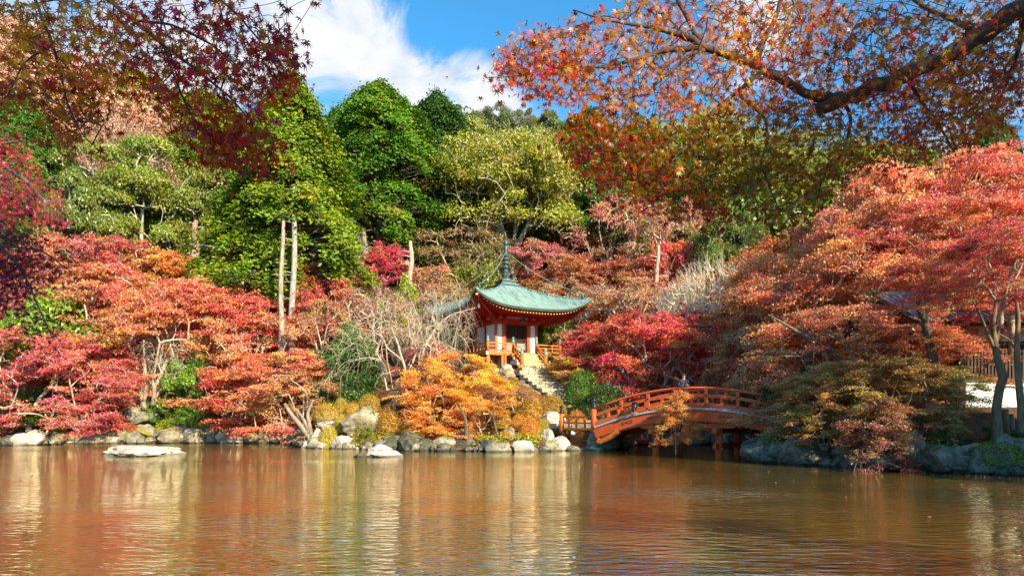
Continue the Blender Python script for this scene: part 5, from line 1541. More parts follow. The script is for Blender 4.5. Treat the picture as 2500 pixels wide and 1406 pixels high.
# floodlights
def flood(loc, rz, tilt, label, s=1.0, stand=.35):
    e_ = empty('floodlight', loc, rz, label, 'floodlight')
    m_ = MB(); q = Matrix.Rotation(R(90) - tilt, 3, 'X')
    m_.cyl(q @ Vector((0, 0, 0)) + Vector((0, 0, stand)), .10 * s, .17 * s, .34 * s, 16, q); m_.cyl(q @ Vector((0, 0, -.21 * s)) + Vector((0, 0, stand)), .06 * s, .10 * s, .10 * s, 14, q); m_.build('lamp_housing', M['black'], e_)
    m_ = MB(); m_.cyl(q @ Vector((0, 0, .178 * s)) + Vector((0, 0, stand)), .145 * s, .145 * s, .012, 16, q); m_.build('lamp_glass', M['glass'], e_)
    m_ = MB(); m_.sweep([(0, 0, 0), (0, 0, stand)], .018, 6); m_.box((0, 0, .01), (.16, .1, .02)); m_.build('stand', M['deckend'], e_)
q_ = at(1370, 1056, 38.2); flood((q_.x, q_.y, q_.z - .12), R(200), R(10), 'black floodlight under the clipped azaleas, turned away', 1.0, .15)
q_ = at(1397, 1058, 38.1); flood((q_.x, q_.y, q_.z - .12), R(10), R(5), 'black floodlight with pale glass between two azalea balls', 1.0, .15)
q_ = at(1549, 1010, 34.7); flood((q_.x, q_.y, q_.z), R(150), R(50), 'black floodlight clamped to the near edge of the bridge', 1.1, .36)
q_ = at(2482, 1040, 24.0); flood((q_.x, q_.y, H(q_.x, 24.0)), R(190), R(30), 'black floodlight on a thin stand beside the old stump', 1.1, .8)

# round lamp on the right bank
q_ = at(2224, 808, 27.0)
LP = empty('garden_lamp', (q_.x, q_.y, H(q_.x, 27)), 0, 'round lamp with white dome and black base on a dark pole', 'lamp')
hh = q_.z - H(q_.x, 27)
m_ = MB(); m_.sweep([(0, 0, 0), (0, 0, hh - .1)], .035, 8); m_.build('pole', M['darkwood'], LP)
m_ = MB(); m_.lathe([(0, .13), (.07, .12), (.12, .07), (.14, 0)], 16, (0, 0, hh)); m_.build('dome', M['white'], LP)
m_ = MB(); m_.lathe([(.145, 0), (.14, -.05), (.09, -.11), (0, -.13)], 16, (0, 0, hh)); m_.build('lamp_base', M['black'], LP)

# small post, stump
q_ = at(277, 1004, 46.6); g0 = H(q_.x, 46.6)
m_ = MB(); m_.sweep([(0, 0, -.2), (0, 0, q_.z - g0)], [.06, .05], 8); o = m_.build('wooden_post', M['wood'], None, (q_.x, 46.6, g0)); tag(o, 'short weathered wooden post on the shaded left bank', 'post')
q_ = at(2462, 998, 24.0); g0 = H(q_.x, 24.0)
st = empty('tree_stump', (q_.x, 24.0, g0 - .1), 0, 'broken brown tree stump beside the white wall panel', 'tree stump')
for k, (dx, h_, r_) in enumerate(((-.12, 1.0, .16), (.10, .88, .15), (.28, .55, .10))):
    m_ = MB(); m_.sweep([(dx, 0, 0), (dx + .02, 0, h_ * .5), (dx - .02, 0, h_ * .93 * (q_.z - g0 + .1) if False else h_ * (q_.z - g0 + .1))], [r_ * 1.25, r_, r_ * .75], 9)
    for v in m_.bm.verts: v.co += Vector((random.gauss(0, .012), random.gauss(0, .012), random.gauss(0, .02)))
    m_.build('stump_piece', M['stump'], st)

# ------------------------------------------------------------------ hall with white wall on the right
WB = empty('temple_building', (0, 0, 0), 0, 'dark timber temple building with white plaster panels and grey tiled roof', 'building')
YB = 30.0
def wbx(name, x0, x1, z0, z1, dy, th, mat):
    m_ = MB(); m_.box(((x0 + x1) / 2, YB + dy, (z0 + z1) / 2), (x1 - x0, th, z1 - z0)); return m_.build(name, M[mat], WB)
xL, xR = 19.7, 28.5
for x in (xL, 24.2, 28.4): wbx('post', x - .13, x + .13, 1.9, 5.9, -.04, .26, 'darkwood')
for x0, x1 in ((xL + .13, 24.07), (24.33, 28.27)):
    wbx('plaster_panel', x0, x1, 2.30, 3.40, 0, .10, 'white')
    wbx('plaster_panel', x0, x1, 5.18, 5.82, 0, .10, 'white')
    wbx('beam', x0, x1, 3.40, 3.56, -.02, .16, 'darkwood'); wbx('beam', x0, x1, 5.02, 5.18, -.02, .16, 'darkwood'); wbx('beam', x0, x1, 1.95, 2.29, -.02, .16, 'darkwood')
    wbx('dark_backing_sheet', x0, x1, 3.56, 5.02, .12, .04, 'void')  # dark sheet that paints the gloom behind the slats
    n = 28
    sm = MB(); sm.box((0, 0, 0), (.085, .05, 1.46)); s_me = sm.mesh('slat', M['darkwood'])
    for i in range(n): link('slat', s_me, parent=WB, loc=(x0 + (i + .5) * (x1 - x0) / n, YB + .02, 4.29))
wbx('beam', xL - 2.2, xR, 5.83, 5.98, -.5, .2, 'darkwood')
m_ = MB(); m_.box((xL, YB + 2.6, 3.9), (.12, 5.0, 3.9)); m_.build('side_wall', M['darkwood'], WB)
# roof slope with rows of tiles
tm = MB(); tm.lathe([(0, 0)], 3) if False else None
ring = [(.075 * math.cos(a), .075 * math.sin(a) + .0) for a in np.linspace(0, math.pi, 6)]
vA = [tm.bm.verts.new((x, -.24, z)) for x, z in ring]; vB = [tm.bm.verts.new((x * .9, .24, z * .9 + .012)) for x, z in ring]
for k in range(5): tm.bm.faces.new((vA[k], vA[k + 1], vB[k + 1], vB[k])).smooth = True
tm.bm.faces.new(vA[::-1])
vC = [tm.bm.verts.new(q) for q in ((.07, -.24, .0), (.145, -.24, -.035), (.22, -.24, .0))]; vD = [tm.bm.verts.new(q) for q in ((.07, .24, .02), (.145, .24, -.015), (.22, .24, .02))]
for k in range(2): tm.bm.faces.new((vC[k], vC[k + 1], vD[k + 1], vD[k]))
t_me = tm.mesh('roof_tile', M['tile'])
RF = empty('roof', (17.2, YB - 1.3, 5.95), parent=WB); RF.rotation_euler = (R(24), 0, 0)
for i in range(32):
    for j in range(9):
        link('roof_tile', t_me, parent=RF, loc=(i * .30, j * .42, .05 + random.gauss(0, .004)))
m_ = MB(); m_.box((4.8, 1.9, -.02), (10.0, 4.2, .08)); m_.build('roof_deck', M['darkwood'], RF)
m_ = MB(); m_.sweep([(-.2, 3.75, .12), (9.9, 3.75, .12)], .16, 10); m_.build('ridge', M['tile'], RF)
rf2 = MB(); rf2.box((22.0, YB + 4.2, 6.9), (10, 3.9, .1), Matrix.Rotation(R(-24), 3, 'X')); rf2.build('rear_roof', M['tile'], WB)

# ------------------------------------------------------------------ trunks that show on the right bank
def limbtree(label, limbs, D, col, name='maple_tree', k=1.0):
    limbs = [[(q[0], q[1], q[2] * k) for q in lm] for lm in limbs]
    b = at(limbs[0][0][0], limbs[0][0][1], D)
    root = empty(name, b, 0, label, 'maple tree')
    for i, lm in enumerate(limbs):
        m_ = MB(); pts = []; rad = []
        P_ = [at(q[0], q[1], D + (q[3] if len(q) > 3 else 0)) - b for q in lm]
        n = 6
        for a in range(len(P_) - 1):
            for s_ in range(n):
                t = s_ / n; pts.append(P_[a].lerp(P_[a + 1], t)); rad.append((lm[a][2] * (1 - t) + lm[a + 1][2] * t) / F * D / 2)
        pts.append(P_[-1]); rad.append(lm[-1][2] / F * D / 2)
        for _ in range(2): pts = [pts[0]] + [(pts[k - 1] + pts[k] * 2 + pts[k + 1]) / 4 for k in range(1, len(pts) - 1)] + [pts[-1]]
        rad = [r_ * random.uniform(.96, 1.05) for r_ in rad]
        m_.sweep(pts, rad, 10)
        o = m_.build('trunk' if i == 0 else 'limb', M['bark'], root); o.color = (*col, 1)
limbtree('stout maple trunk bending at a knot before the white wall panel', [[(2436, 1085, 38), (2432, 1000, 26), (2440, 950, 26), (2450, 920, 27), (2436, 880, 22), (2428, 830, 18), (2424, 790, 14), (2432, 740, 10), (2425, 690, 6), (2428, 640, 3)], [(2428, 845, 13), (2442, 800, 10), (2448, 750, 7), (2462, 700, 4), (2466, 650, 2)], [(2427, 850, 13), (2410, 812, 10), (2398, 780, 8), (2380, 740, 5), (2350, 700, 3)], [(2426, 880, 6), (2408, 890, 5), (2398, 905, 3)]], 23.6, (0.15, 0.10, 0.06), k=.78)
limbtree('mossy trunk at the right margin beside the stump', [[(2496, 1060, 30), (2494, 1000, 22), (2486, 920, 20), (2482, 850, 17), (2486, 780, 13), (2480, 720, 8), (2488, 650, 4)], [(2483, 860, 8), (2465, 830, 6), (2440, 815, 3)]], 23.2, (0.17, 0.11, 0.06), k=.8)
limbtree('thick dark trunk rising left of the dark timber wall', [[(2290, 940, 34), (2284, 890, 25), (2272, 850, 22), (2258, 790, 20), (2245, 750, 15), (2238, 700, 9), (2242, 640, 5)], [(2262, 800, 12), (2240, 780, 9), (2210, 770, 6), (2170, 740, 3)], [(2250, 760, 9), (2275, 720, 7), (2310, 690, 4)]], 26.4, (0.11, 0.08, 0.05))
limbtree('mottled trunk leaning left over the right bank', [[(2085, 915, 18), (2060, 885, 15), (2030, 855, 13), (1990, 830, 11), (1955, 815, 8), (1915, 790, 5), (1880, 770, 3)], [(2020, 850, 8), (1985, 862, 6), (1950, 870, 4), (1900, 868, 2)], [(1990, 830, 6), (1960, 790, 4), (1945, 750, 2)]], 29.4, (0.15, 0.14, 0.12))
limbtree('pair of dark stems behind the brick orange maple', [[(2160, 880, 14), (2145, 850, 12), (2135, 820, 9)], [(2160, 880, 9), (2175, 850, 8), (2195, 830, 5)]], 29.8, (.20, .13, .10))
limbtree('grey twin trunks of the rusty orange maple on the left bank', [[(352, 1000, 14), (345, 955, 11), (328, 925, 9)], [(350, 985, 10), (358, 940, 9), (352, 880, 6), (351, 830, 5)], [(372, 990, 10), (378, 955, 9), (372, 925, 6)], [(376, 975, 9), (398, 945, 7), (425, 920, 6), (450, 895, 4)]], 46.9, (.27, .23, .17))
limbtree('slim white trunk leaning over the left shore', [[(114, 1060, 7), (120, 1035, 6), (132, 1000, 4)], [(120, 1030, 4), (110, 1010, 3)]], 43.6, (.55, .50, .42))
limbtree('brown forked trunks leaning left over the inlet', [[(760, 1075, 14), (735, 1040, 12), (710, 1010, 10), (695, 985, 7)], [(758, 1060, 10), (742, 1025, 8), (725, 1000, 5)], [(762, 1085, 13), (757, 1045, 10), (750, 1010, 8), (765, 975, 5)]], 40.6, (.26, .20, .15))
limbtree('dark leaning trunk of the flame orange maple at the shore', [[(1140, 1100, 16), (1139, 1060, 10), (1136, 1020, 8), (1120, 985, 5)], [(1225, 1085, 7), (1212, 1055, 6), (1205, 1020, 5), (1206, 980, 3)]], 37.4, (.12, .08, .05))
limbtree('white twin trunks of the leafless cherry tree', [[(995, 1002, 13), (991, 940, 11), (988, 895, 10), (978, 865, 8), (970, 835, 7), (955, 800, 6)], [(1006, 1000, 13), (1016, 950, 10), (1028, 880, 9), (1035, 850, 10), (1048, 825, 9), (1068, 795, 7), (1100, 768, 5), (1160, 752, 3)], [(984, 882, 7), (965, 865, 6), (945, 850, 6), (935, 825, 5), (910, 808, 4), (870, 800, 3)], [(1040, 830, 6), (1052, 850, 5), (1050, 880, 4)]], 41.2, (.36, .29, .22), k=.72)

# ------------------------------------------------------------------ person on the bridge
def skin_mesh(name, chains, mat, sub=1):
    me = bpy.data.meshes.new(name); V_, E2, Rr_ = [], [], []
    key = {}
    for ch in chains:
        prev = None
        for (x, y, z, r_) in ch:
            kk = (round(x, 3), round(y, 3), round(z, 3))
            if kk not in key: key[kk] = len(V_); V_.append((x, y, z)); Rr_.append(r_)
            i = key[kk]
            if prev is not None: E2.append((prev, i))
            prev = i
    me.from_pydata(V_, E2, [])
    o = bpy.data.objects.new(name, me); C.objects.link(o)
    sk = o.modifiers.new('skin', 'SKIN'); sk.use_smooth_shade = True
    for i, sv in enumerate(me.skin_vertices[0].data):
        rr_ = Rr_[i]; sv.radius = (rr_, rr_) if not isinstance(rr_, tuple) else rr_; sv.use_root = (i == 0)
    o.modifiers.new('sub', 'SUBSURF').levels = sub; o.modifiers['sub'].render_levels = sub
    dg = bpy.context.evaluated_depsgraph_get()
    m2 = bpy.data.meshes.new_from_object(o.evaluated_get(dg)); o.modifiers.clear(); o.data = m2; bpy.data.meshes.remove(me)
    m2.materials.clear(); m2.materials.append(M[mat]); m2.name = name
    return o
t_ = 4.35; px_, py_ = 4.45 + .8 * t_ + .6 * 1.35, 36.3 - .6 * t_ + .8 * 1.35
PE = empty('person', (px_, py_, dz(t_) - .06), R(8), 'person in a dark jacket standing on the bridge, hands at a camera', 'person')
body = [[(0, 0, .95, .13), (0, .01, 1.15, .125), (0, .015, 1.35, .135), (0, .0, 1.46, .075), (0, -.01, 1.52, .055), (0, -.03, 1.60, .085), (0, -.02, 1.68, .085)],
        [(0, .015, 1.35, .135), (-.19, .01, 1.39, .06), (-.26, .0, 1.14, .045), (-.13, -.22, 1.12, .034), (-.06, -.30, 1.20, .03)],
        [(0, .015, 1.35, .135), (.19, .01, 1.39, .06), (.26, .0, 1.14, .045), (.13, -.22, 1.12, .034), (.06, -.30, 1.20, .03)],
        [(0, 0, .95, .13), (-.10, 0, .88, .09), (-.12, -.02, .48, .06), (-.13, .02, .09, .042), (-.13, -.14, .04, .035)],
        [(0, 0, .95, .13), (.10, 0, .88, .09), (.12, -.02, .48, .06), (.13, .02, .09, .042), (.13, -.14, .04, .035)]]
o = skin_mesh('body', body, 'skin', 2); o.parent = PE
o = skin_mesh('jacket', [[(0, 0, .88, .175), (0, .01, 1.15, .165), (0, .015, 1.36, .16), (0, 0, 1.47, .08)], [(0, .015, 1.36, .16), (-.20, .01, 1.39, .085), (-.275, .0, 1.13, .07), (-.15, -.19, 1.12, .055)], [(0, .015, 1.36, .16), (.20, .01, 1.39, .085), (.275, .0, 1.13, .07), (.15, -.19, 1.12, .055)]], 'jacket', 2); o.parent = PE
o = skin_mesh('trousers', [[(0, 0, .93, .16), (-.10, 0, .86, .11), (-.12, -.02, .48, .08), (-.13, .02, .12, .065)], [(0, 0, .93, .16), (.10, 0, .86, .11), (.12, -.02, .48, .08), (.13, .02, .12, .065)]], 'trouser', 2); o.parent = PE
m_ = MB(); m_.lathe([(.0, .125), (.06, .115), (.10, .06), (.112, -.01), (.09, -.04)], 14, (0, 0, 0)); o = m_.build('hair', M['hair'], PE, (0, .005, 1.655), (R(-14), 0, 0))
for sx in (-1, 1):
    m_ = MB(); m_.sweep([(sx * .13, .06, .03), (sx * .13, -.05, .04), (sx * .13, -.19, .025)], [.045, .05, .035], 8); m_.build('shoe', M['black'], PE)
    for j in range(4):
        m_ = MB(); m_.sweep([(sx * .055, -.30, 1.16 + j * .018), (sx * .045, -.345, 1.17 + j * .018), (sx * .02, -.355, 1.172 + j * .018)], [.010, .0095, .008], 6); m_.build('finger', M['skin'], PE)
    m_ = MB(); m_.sweep([(sx * .05, -.29, 1.21), (sx * .035, -.31, 1.25), (sx * .015, -.33, 1.255)], [.011, .010, .009], 6); m_.build('thumb', M['skin'], PE)
    m_ = MB(); m_.cyl((sx * .03, -.118, 1.635), .012, .012, .008, 8, Matrix.Rotation(R(90), 3, 'X')); m_.build('eye', M['hair'], PE)
m_ = MB(); m_.sweep([(0, -.11, 1.635), (0, -.135, 1.60), (0, -.12, 1.59)], [.010, .016, .010], 6); m_.build('nose', M['skin'], PE)
m_ = MB(); m_.box((0, -.112, 1.565), (.045, .01, .010)); m_.build('mouth', M['red'], PE)
CM = empty('compact_camera', (px_ + .03, py_ - .31, dz(t_) + 1.12), R(8), 'small black camera held in front of the person on the bridge', 'camera')
m_ = MB(); m_.box((0, 0, .05), (.13, .06, .085)); m_.bevel(.008); m_.build('camera_body', M['black'], CM)
m_ = MB(); m_.cyl((0, -.06, .05), .035, .032, .07, 12, Matrix.Rotation(R(90), 3, 'X')); m_.build('lens', M['black'], CM)
# ------------------------------------------------------------------ ground cover, fallen and floating leaves
rng = np.random.default_rng(5)
def scatter(n, xr, yr, smin, smax, size, lift_, name, label, col, mat, hue=.03, val=.3, up=1.0, clump=0):
    x = rng.uniform(*xr, n * 4); y = rng.uniform(*yr, n * 4)
    if clump:
        cx = rng.uniform(*xr, clump); cy = rng.uniform(*yr, clump); k = rng.integers(0, clump, n * 4)
        x = cx[k] + rng.normal(0, .35, n * 4); y = cy[k] + rng.normal(0, .35, n * 4)
    s = pond_sd(x, y); ok = (s > smin) & (s < smax)
    x, y = x[ok][:n], y[ok][:n]
    z = np.maximum(height(x, y), .05) + (rng.random(len(x)) * .9 * (np.array(pond_sd(x, y)) < .8) if smin < 0 else 0)
    m_ = len(x)
    c = np.stack([x, y, z + np.abs(rng.normal(0, 1, m_)) * lift_ + .012], -1)
    nn = rng.normal(0, .35 if up >= 1 else .8, (m_, 3)) + np.array([0, 0, up])
    V, Q, T_ = leafquads(c, nn, size, rng, .7, hue, .12, val)
    o = link(name, np_mesh(name, V, Q, tint=T_), M[mat]); o.color = (*col, 1)
    return tag(o, label, None, kind='stuff')
scatter(26000, (-34, 10), (34, 58), .3, 12, .10, .05, 'fallen_leaves', 'orange and brown fallen leaves on the banks', (.50, .17, .04), 'leaf', .035, .35)
scatter(9000, (9, 30), (16, 45), .3, 12, .08, .04, 'fallen_leaves', 'brown fallen leaves on the right bank', (.36, .12, .05), 'leaf', .03, .35)
scatter(26000, (-34, 6), (35, 50), .0, 2.6, .11, .13, 'ground_cover', 'yellow-green moss and low plants among the shore stones', (.42, .36, .02), 'green', .03, .3, .7, 170)
scatter(11000, (9, 27), (16, 34), -.15, 2.0, .10, .10, 'ground_cover', 'ferns and moss on the right bank wall', (.12, .17, .02), 'green', .03, .3, .7, 70)
# floating leaves
nfl = 420
x = np.concatenate([rng.uniform(-28, 16, 150), rng.uniform(0, 1, 270) * 15.5 + 10.2]); 
y = np.concatenate([rng.uniform(12, 36, 150), np.interp(x[150:], [10.2, 12.5, 16.3, 20, 26], [27.4, 24.4, 21.2, 19.8, 16.2]) - np.abs(rng.normal(0, .22, 270))])
s = pond_sd(x, y); ok = s < -.1
c = np.stack([x[ok], y[ok], np.full(ok.sum(), .006)], -1)
V, Q, T_ = leafquads(c, rng.normal(0, .04, (len(c), 3)) + np.array([0, 0, 1.0]), .075, rng, .8, .02, .2, .3)
o = link('floating_leaves', np_mesh('floating_leaves', V, Q, tint=T_), M['leaf']); o.color = (.55, .25, .16, 1)
tag(o, 'fallen leaves floating on the pond, thickest along the right bank', kind='stuff')

# ------------------------------------------------------------------ foreground maples
lob = [(-128, .50), (-86, .78), (-43, .95), (0, 1.0), (43, .95), (86, .78), (128, .50)]
lv = [(0, 0, 0)]
for a, l_ in lob: lv.append((l_ * math.sin(R(a)), l_ * math.cos(R(a)), -.16 * l_ * l_))
for a in (-158, -107, -64, -21, 21, 64, 107, 158): lv.append((.26 * math.sin(R(a)), .26 * math.cos(R(a)), .015))
LV = np.array(lv); LV[:, 1] -= .1
LQ = np.array([[0, 8 + i, 1 + i, 9 + i] for i in range(7)])
leaf_me = np_mesh('maple_leaf', LV, LQ, tint=np.tile([.5, 1, 1], (7, 1))); leaf_me.materials.append(M['leaf_near'])

def in_poly(x, y, poly):
    ins = np.zeros(len(x), bool); n = len(poly)
    for i in range(n):
        x0, y0 = poly[i]; x1, y1 = poly[(i + 1) % n]
        ins ^= ((y0 > y) != (y1 > y)) & (x < (x1 - x0) * (y - y0) / (y1 - y0 + 1e-9) + x0)
    return ins

def samp(poly, n, d0, d1, rng):
    p_ = np.array(poly, float); out = []
    while len(out) < n:
        x = rng.uniform(p_[:, 0].min(), p_[:, 0].max(), n); y = rng.uniform(p_[:, 1].min(), p_[:, 1].max(), n)
        out += [tuple(at(a, b, rng.uniform(d0, d1))) for a, b in zip(x[in_poly(x, y, poly)], y[in_poly(x, y, poly)])]
    return np.array(out[:n])

def front_tree(label, base, limbs, groups, lsize, per, col, bark, seed, ntop=300):
    """a maple whose trunk stands beside the camera: limbs follow given points, sprays of real leaves grow from them"""
    rng = np.random.default_rng(seed)
    root = empty('maple_tree', base, 0, label, 'maple tree')
    B0 = Vector(base)
    chains = []; rr_ = []
    for i, lm in enumerate(limbs):
        pts = [at(q[0], q[1], q[2]) if len(q) == 4 else Vector(q[:3]) for q in lm]
        wd = [(q[3] / F * q[2] / 2) if len(q) == 4 else q[3] for q in lm]
        wd = [(q[3] / F * q[2] / 2) if len(q) == 4 else q[3] for q in lm]
        P_, W_ = [], []
        for a in range(len(pts) - 1):
            for s_ in range(4):
                t = s_ / 4; P_.append(pts[a].lerp(pts[a + 1], t)); W_.append(wd[a] * (1 - t) + wd[a + 1] * t)
        P_.append(pts[-1]); W_.append(wd[-1])
        P_ = [P_[0]] + [(P_[k - 1] + P_[k] * 2 + P_[k + 1]) / 4 + Vector(rng.normal(0, W_[k] * .18, 3)) for k in range(1, len(P_) - 1)] + [P_[-1]]
        m_ = MB(); m_.sweep([p_ - B0 for p_ in P_], [w * rng.uniform(.92, 1.1) for w in W_], 10 if W_[0] > .02 else 7)
        o = m_.build('trunk' if i == 0 else 'limb', M['bark'], root); o.color = (*bark, 1)
        chains.append(([tuple(p_) for p_ in P_], None if i == 0 else 1))
    A, G = [], []
    for gi, (poly, n, d0, d1, *_r) in enumerate(groups):
        A.append(samp(poly, n, d0, d1, rng)); G += [gi] * n
    A = np.concatenate(A); G = np.array(G)
    allp = np.array([q for ch, _ in chains for q in ch])
    dist = np.array([np.linalg.norm(allp - a, axis=1).min() for a in A])
    od = np.argsort(dist); A, G = A[od], G[od]
    P, par, tips = grow(A, chains, bal=.02, step=.12, wob=.08, lift=.02, rng=rng)
    nroot = sum(len(ch) for ch, _ in chains)
    r = radii(P, par, .0016, 2.5)
    r = np.minimum(r, .016)
    e = np.where(par >= 0)[0]; e = e[e >= nroot]
    V, Q = tubes(P[par[e]], P[e], np.minimum(r[par[e]], r[e] * 1.2), r[e], 5)
    o = link('twigs', np_mesh('twigs', V - np.array(base), Q, smooth=True), M['bark'], root); o.color = (*[c_ * .8 for c_ in bark], 1); o['kind'] = 'stuff'
    # leaves: hang from the twig ends and along the twigs
    n = len(A) * per
    c = np.repeat(P[tips], per, 0) + rng.normal(0, .055, (n, 3)) * (lsize / .075) - np.array([0, 0, .02]); g = np.repeat(G, per)
    yv = rng.normal(0, .75, (n, 3)) + np.array([0, 0, -.75]); yv /= np.linalg.norm(yv, axis=1, keepdims=True)
    nv = rng.normal(0, .8, (n, 3)) + np.array([0, -.25, .55]); nv -= yv * (nv * yv).sum(1, keepdims=True); nv /= np.linalg.norm(nv, axis=1, keepdims=True)
    xv = np.cross(yv, nv)
    s = lsize * .56 * rng.uniform(.6, 1.25, n)
    sprh = np.repeat(rng.normal(0, .016, len(A)), per)
    hue = .5 + np.array([gr[4] for gr in groups])[g] + rng.normal(0, .022, n) + sprh
    val = np.clip(np.array([gr[5] for gr in groups])[g] * rng.normal(1, .36, n), .2, 2.2)
    # the leaves that show largest are objects of their own
    px = 1250 + c[:, 0] / c[:, 1] * F; py = HOR - (c[:, 2] - EYE) / c[:, 1] * F
    vis = (px > 5) & (px < 2495) & (py > 5)
    key = np.where(vis, s / c[:, 1], 0); top = np.argsort(-key)[:ntop]
    own = np.zeros(n, bool); own[top] = True
    k = ~own
    curl = np.where(rng.random(k.sum()) < .35, 2.2, 1.0)
    L3 = np.repeat(LV[None], k.sum(), 0); L3[:, :, 2] *= curl[:, None]
    VV = c[k][:, None] + s[k][:, None, None] * (L3[:, :, 0:1] * xv[k][:, None] + L3[:, :, 1:2] * yv[k][:, None] + L3[:, :, 2:3] * nv[k][:, None])
    QQ = (LQ[None] + (np.arange(k.sum()) * len(LV))[:, None, None]).reshape(-1, 4)
    TT = np.repeat(np.stack([hue[k], val[k], np.ones(k.sum())], -1), 7, 0)
    o = link('foliage', np_mesh('foliage', VV.reshape(-1, 3) - np.array(base), QQ, tint=TT), M['leaf_near'], root); o.color = (*col, 1); o['kind'] = 'stuff'
    import colorsys
    for i in np.where(own)[0]:
        o = bpy.data.objects.new('leaf', leaf_me); C.objects.link(o); o.parent = root
        m3 = Matrix((xv[i], yv[i], nv[i])).transposed().to_4x4()
        o.matrix_local = Matrix.Translation(Vector(c[i]) - B0) @ m3 @ Matrix.Scale(float(s[i]), 4)
        h_, s_, v_ = colorsys.rgb_to_hsv(*col); rgb = colorsys.hsv_to_rgb((h_ + hue[i] - .5) % 1, s_, min(1, v_ * val[i]))
        o.color = (*rgb, 1)
    return root

front_tree('near orange-leaved maple whose thick dark bough crosses the upper right', (5.9, 4.4, .35),
  [[(5.9, 4.4, .2, .24, 0), (5.8, 4.5, 2.0, .20, 0), (5.5, 4.7, 4.2, .16, 0), (4.9, 4.9, 5.05, .12, 0), (2500, 12, 5.2, 46), (2420, 70, 5.3, 43), (2330, 130, 5.4, 40), (2210, 185, 5.5, 37), (2120, 218, 5.5, 33), (2060, 243, 5.5, 34), (1998, 268, 5.5, 27)],
   [(2070, 236, 5.5, 26), (2020, 240, 5.55, 24), (1975, 232, 5.6, 22), (1930, 205, 5.6, 21), (1890, 185, 5.6, 20), (1850, 162, 5.6, 20), (1780, 135, 5.6, 19), (1720, 115, 5.6, 18), (1660, 85, 5.6, 14), (1600, 68, 5.5, 10), (1540, 60, 5.4, 7), (1470, 48, 5.4, 5), (1400, 25, 5.4, 3)],
   [(1715, 118, 5.6, 14), (1640, 120, 5.6, 12), (1590, 132, 5.6, 10), (1530, 152, 5.5, 9), (1480, 163, 5.5, 7), (1430, 165, 5.4, 5), (1350, 166, 5.4, 4), (1260, 188, 5.3, 3), (1185, 190, 5.2, 2)],
   [(1720, 122, 5.6, 11), (1680, 138, 5.5, 9), (1640, 172, 5.5, 8), (1600, 205, 5.4, 7), (1570, 245, 5.4, 6), (1530, 295, 5.3, 4), (1495, 355, 5.3, 3)],
   [(1865, 170, 5.6, 13), (1830, 200, 5.5, 11), (1800, 226, 5.5, 10), (1740, 272, 5.4, 9), (1705, 330, 5.4, 7), (1655, 380, 5.3, 5), (1600, 430, 5.3, 3), (1520, 440, 5.3, 2.5)],
   [(1800, 228, 5.5, 8), (1835, 258, 5.5, 7), (1870, 292, 5.5, 7), (1874, 340, 5.4, 6), (1856, 400, 5.4, 5), (1880, 460, 5.4, 4), (1905, 520, 5.4, 2.5)],
   [(1850, 155, 5.6, 13), (1862, 100, 5.8, 12), (1892, 50, 5.9, 11), (1915, -30, 6.0, 9)],
   [(1720, 115, 5.6, 13), (1690, 70, 5.7, 11), (1650, -10, 5.8, 10)],
   [(2400, 85, 5.3, 14), (2330, 50, 5.5, 12), (2250, 18, 5.7, 10), (2190, -40, 5.8, 8)],
   [(2210, 185, 5.5, 11), (2250, 250, 5.8, 9), (2300, 320, 6.0, 6), (2330, 370, 6.1, 4)],
   [(2500, 12, 5.2, 14), (2490, 120, 5.6, 10), (2450, 220, 5.9, 6), (2420, 300, 6.0, 4)],
   [(2060, 243, 5.5, 10), (2080, 300, 5.6, 8), (2060, 370, 5.7, 6), (2010, 430, 5.7, 4), (1990, 500, 5.7, 3)]],
  [([(1240, 110), (1290, 62), (1380, 70), (1450, 30), (1560, 0), (2500, 0), (2500, 260), (2350, 330), (2150, 330), (2000, 330), (1850, 280), (1700, 300), (1560, 300), (1430, 300), (1370, 250), (1270, 225), (1170, 190)], 1900, 4.7, 7.0, -.006, .70),
   ([(1440, 280), (1700, 290), (1900, 270), (2160, 330), (2150, 400), (2030, 450), (1990, 545), (1890, 530), (1790, 480), (1700, 470), (1560, 450), (1440, 380)], 640, 4.8, 6.5, .035, .42),
   ([(1400, 300), (1600, 340), (1720, 450), (1790, 540), (1700, 545), (1560, 500), (1460, 450), (1350, 330)], 280, 4.8, 6.3, -.03, .5),
   ([(2180, 140), (2500, 130), (2500, 330), (2390, 330), (2300, 400), (2150, 430)], 360, 5.4, 7.4, -.04, .75),
   ([(1180, 180), (1330, 100), (1440, 160), (1420, 250), (1290, 230)], 90, 5.0, 6.0, -.03, .8),
   ([(1500, -450), (3000, -450), (3000, 200), (2520, 200), (2520, -10), (1500, -10)], 320, 4.6, 8.0, .0, 1.0)],
  .082, 4, (.78, .265, .014), (.07, .04, .028), 71)

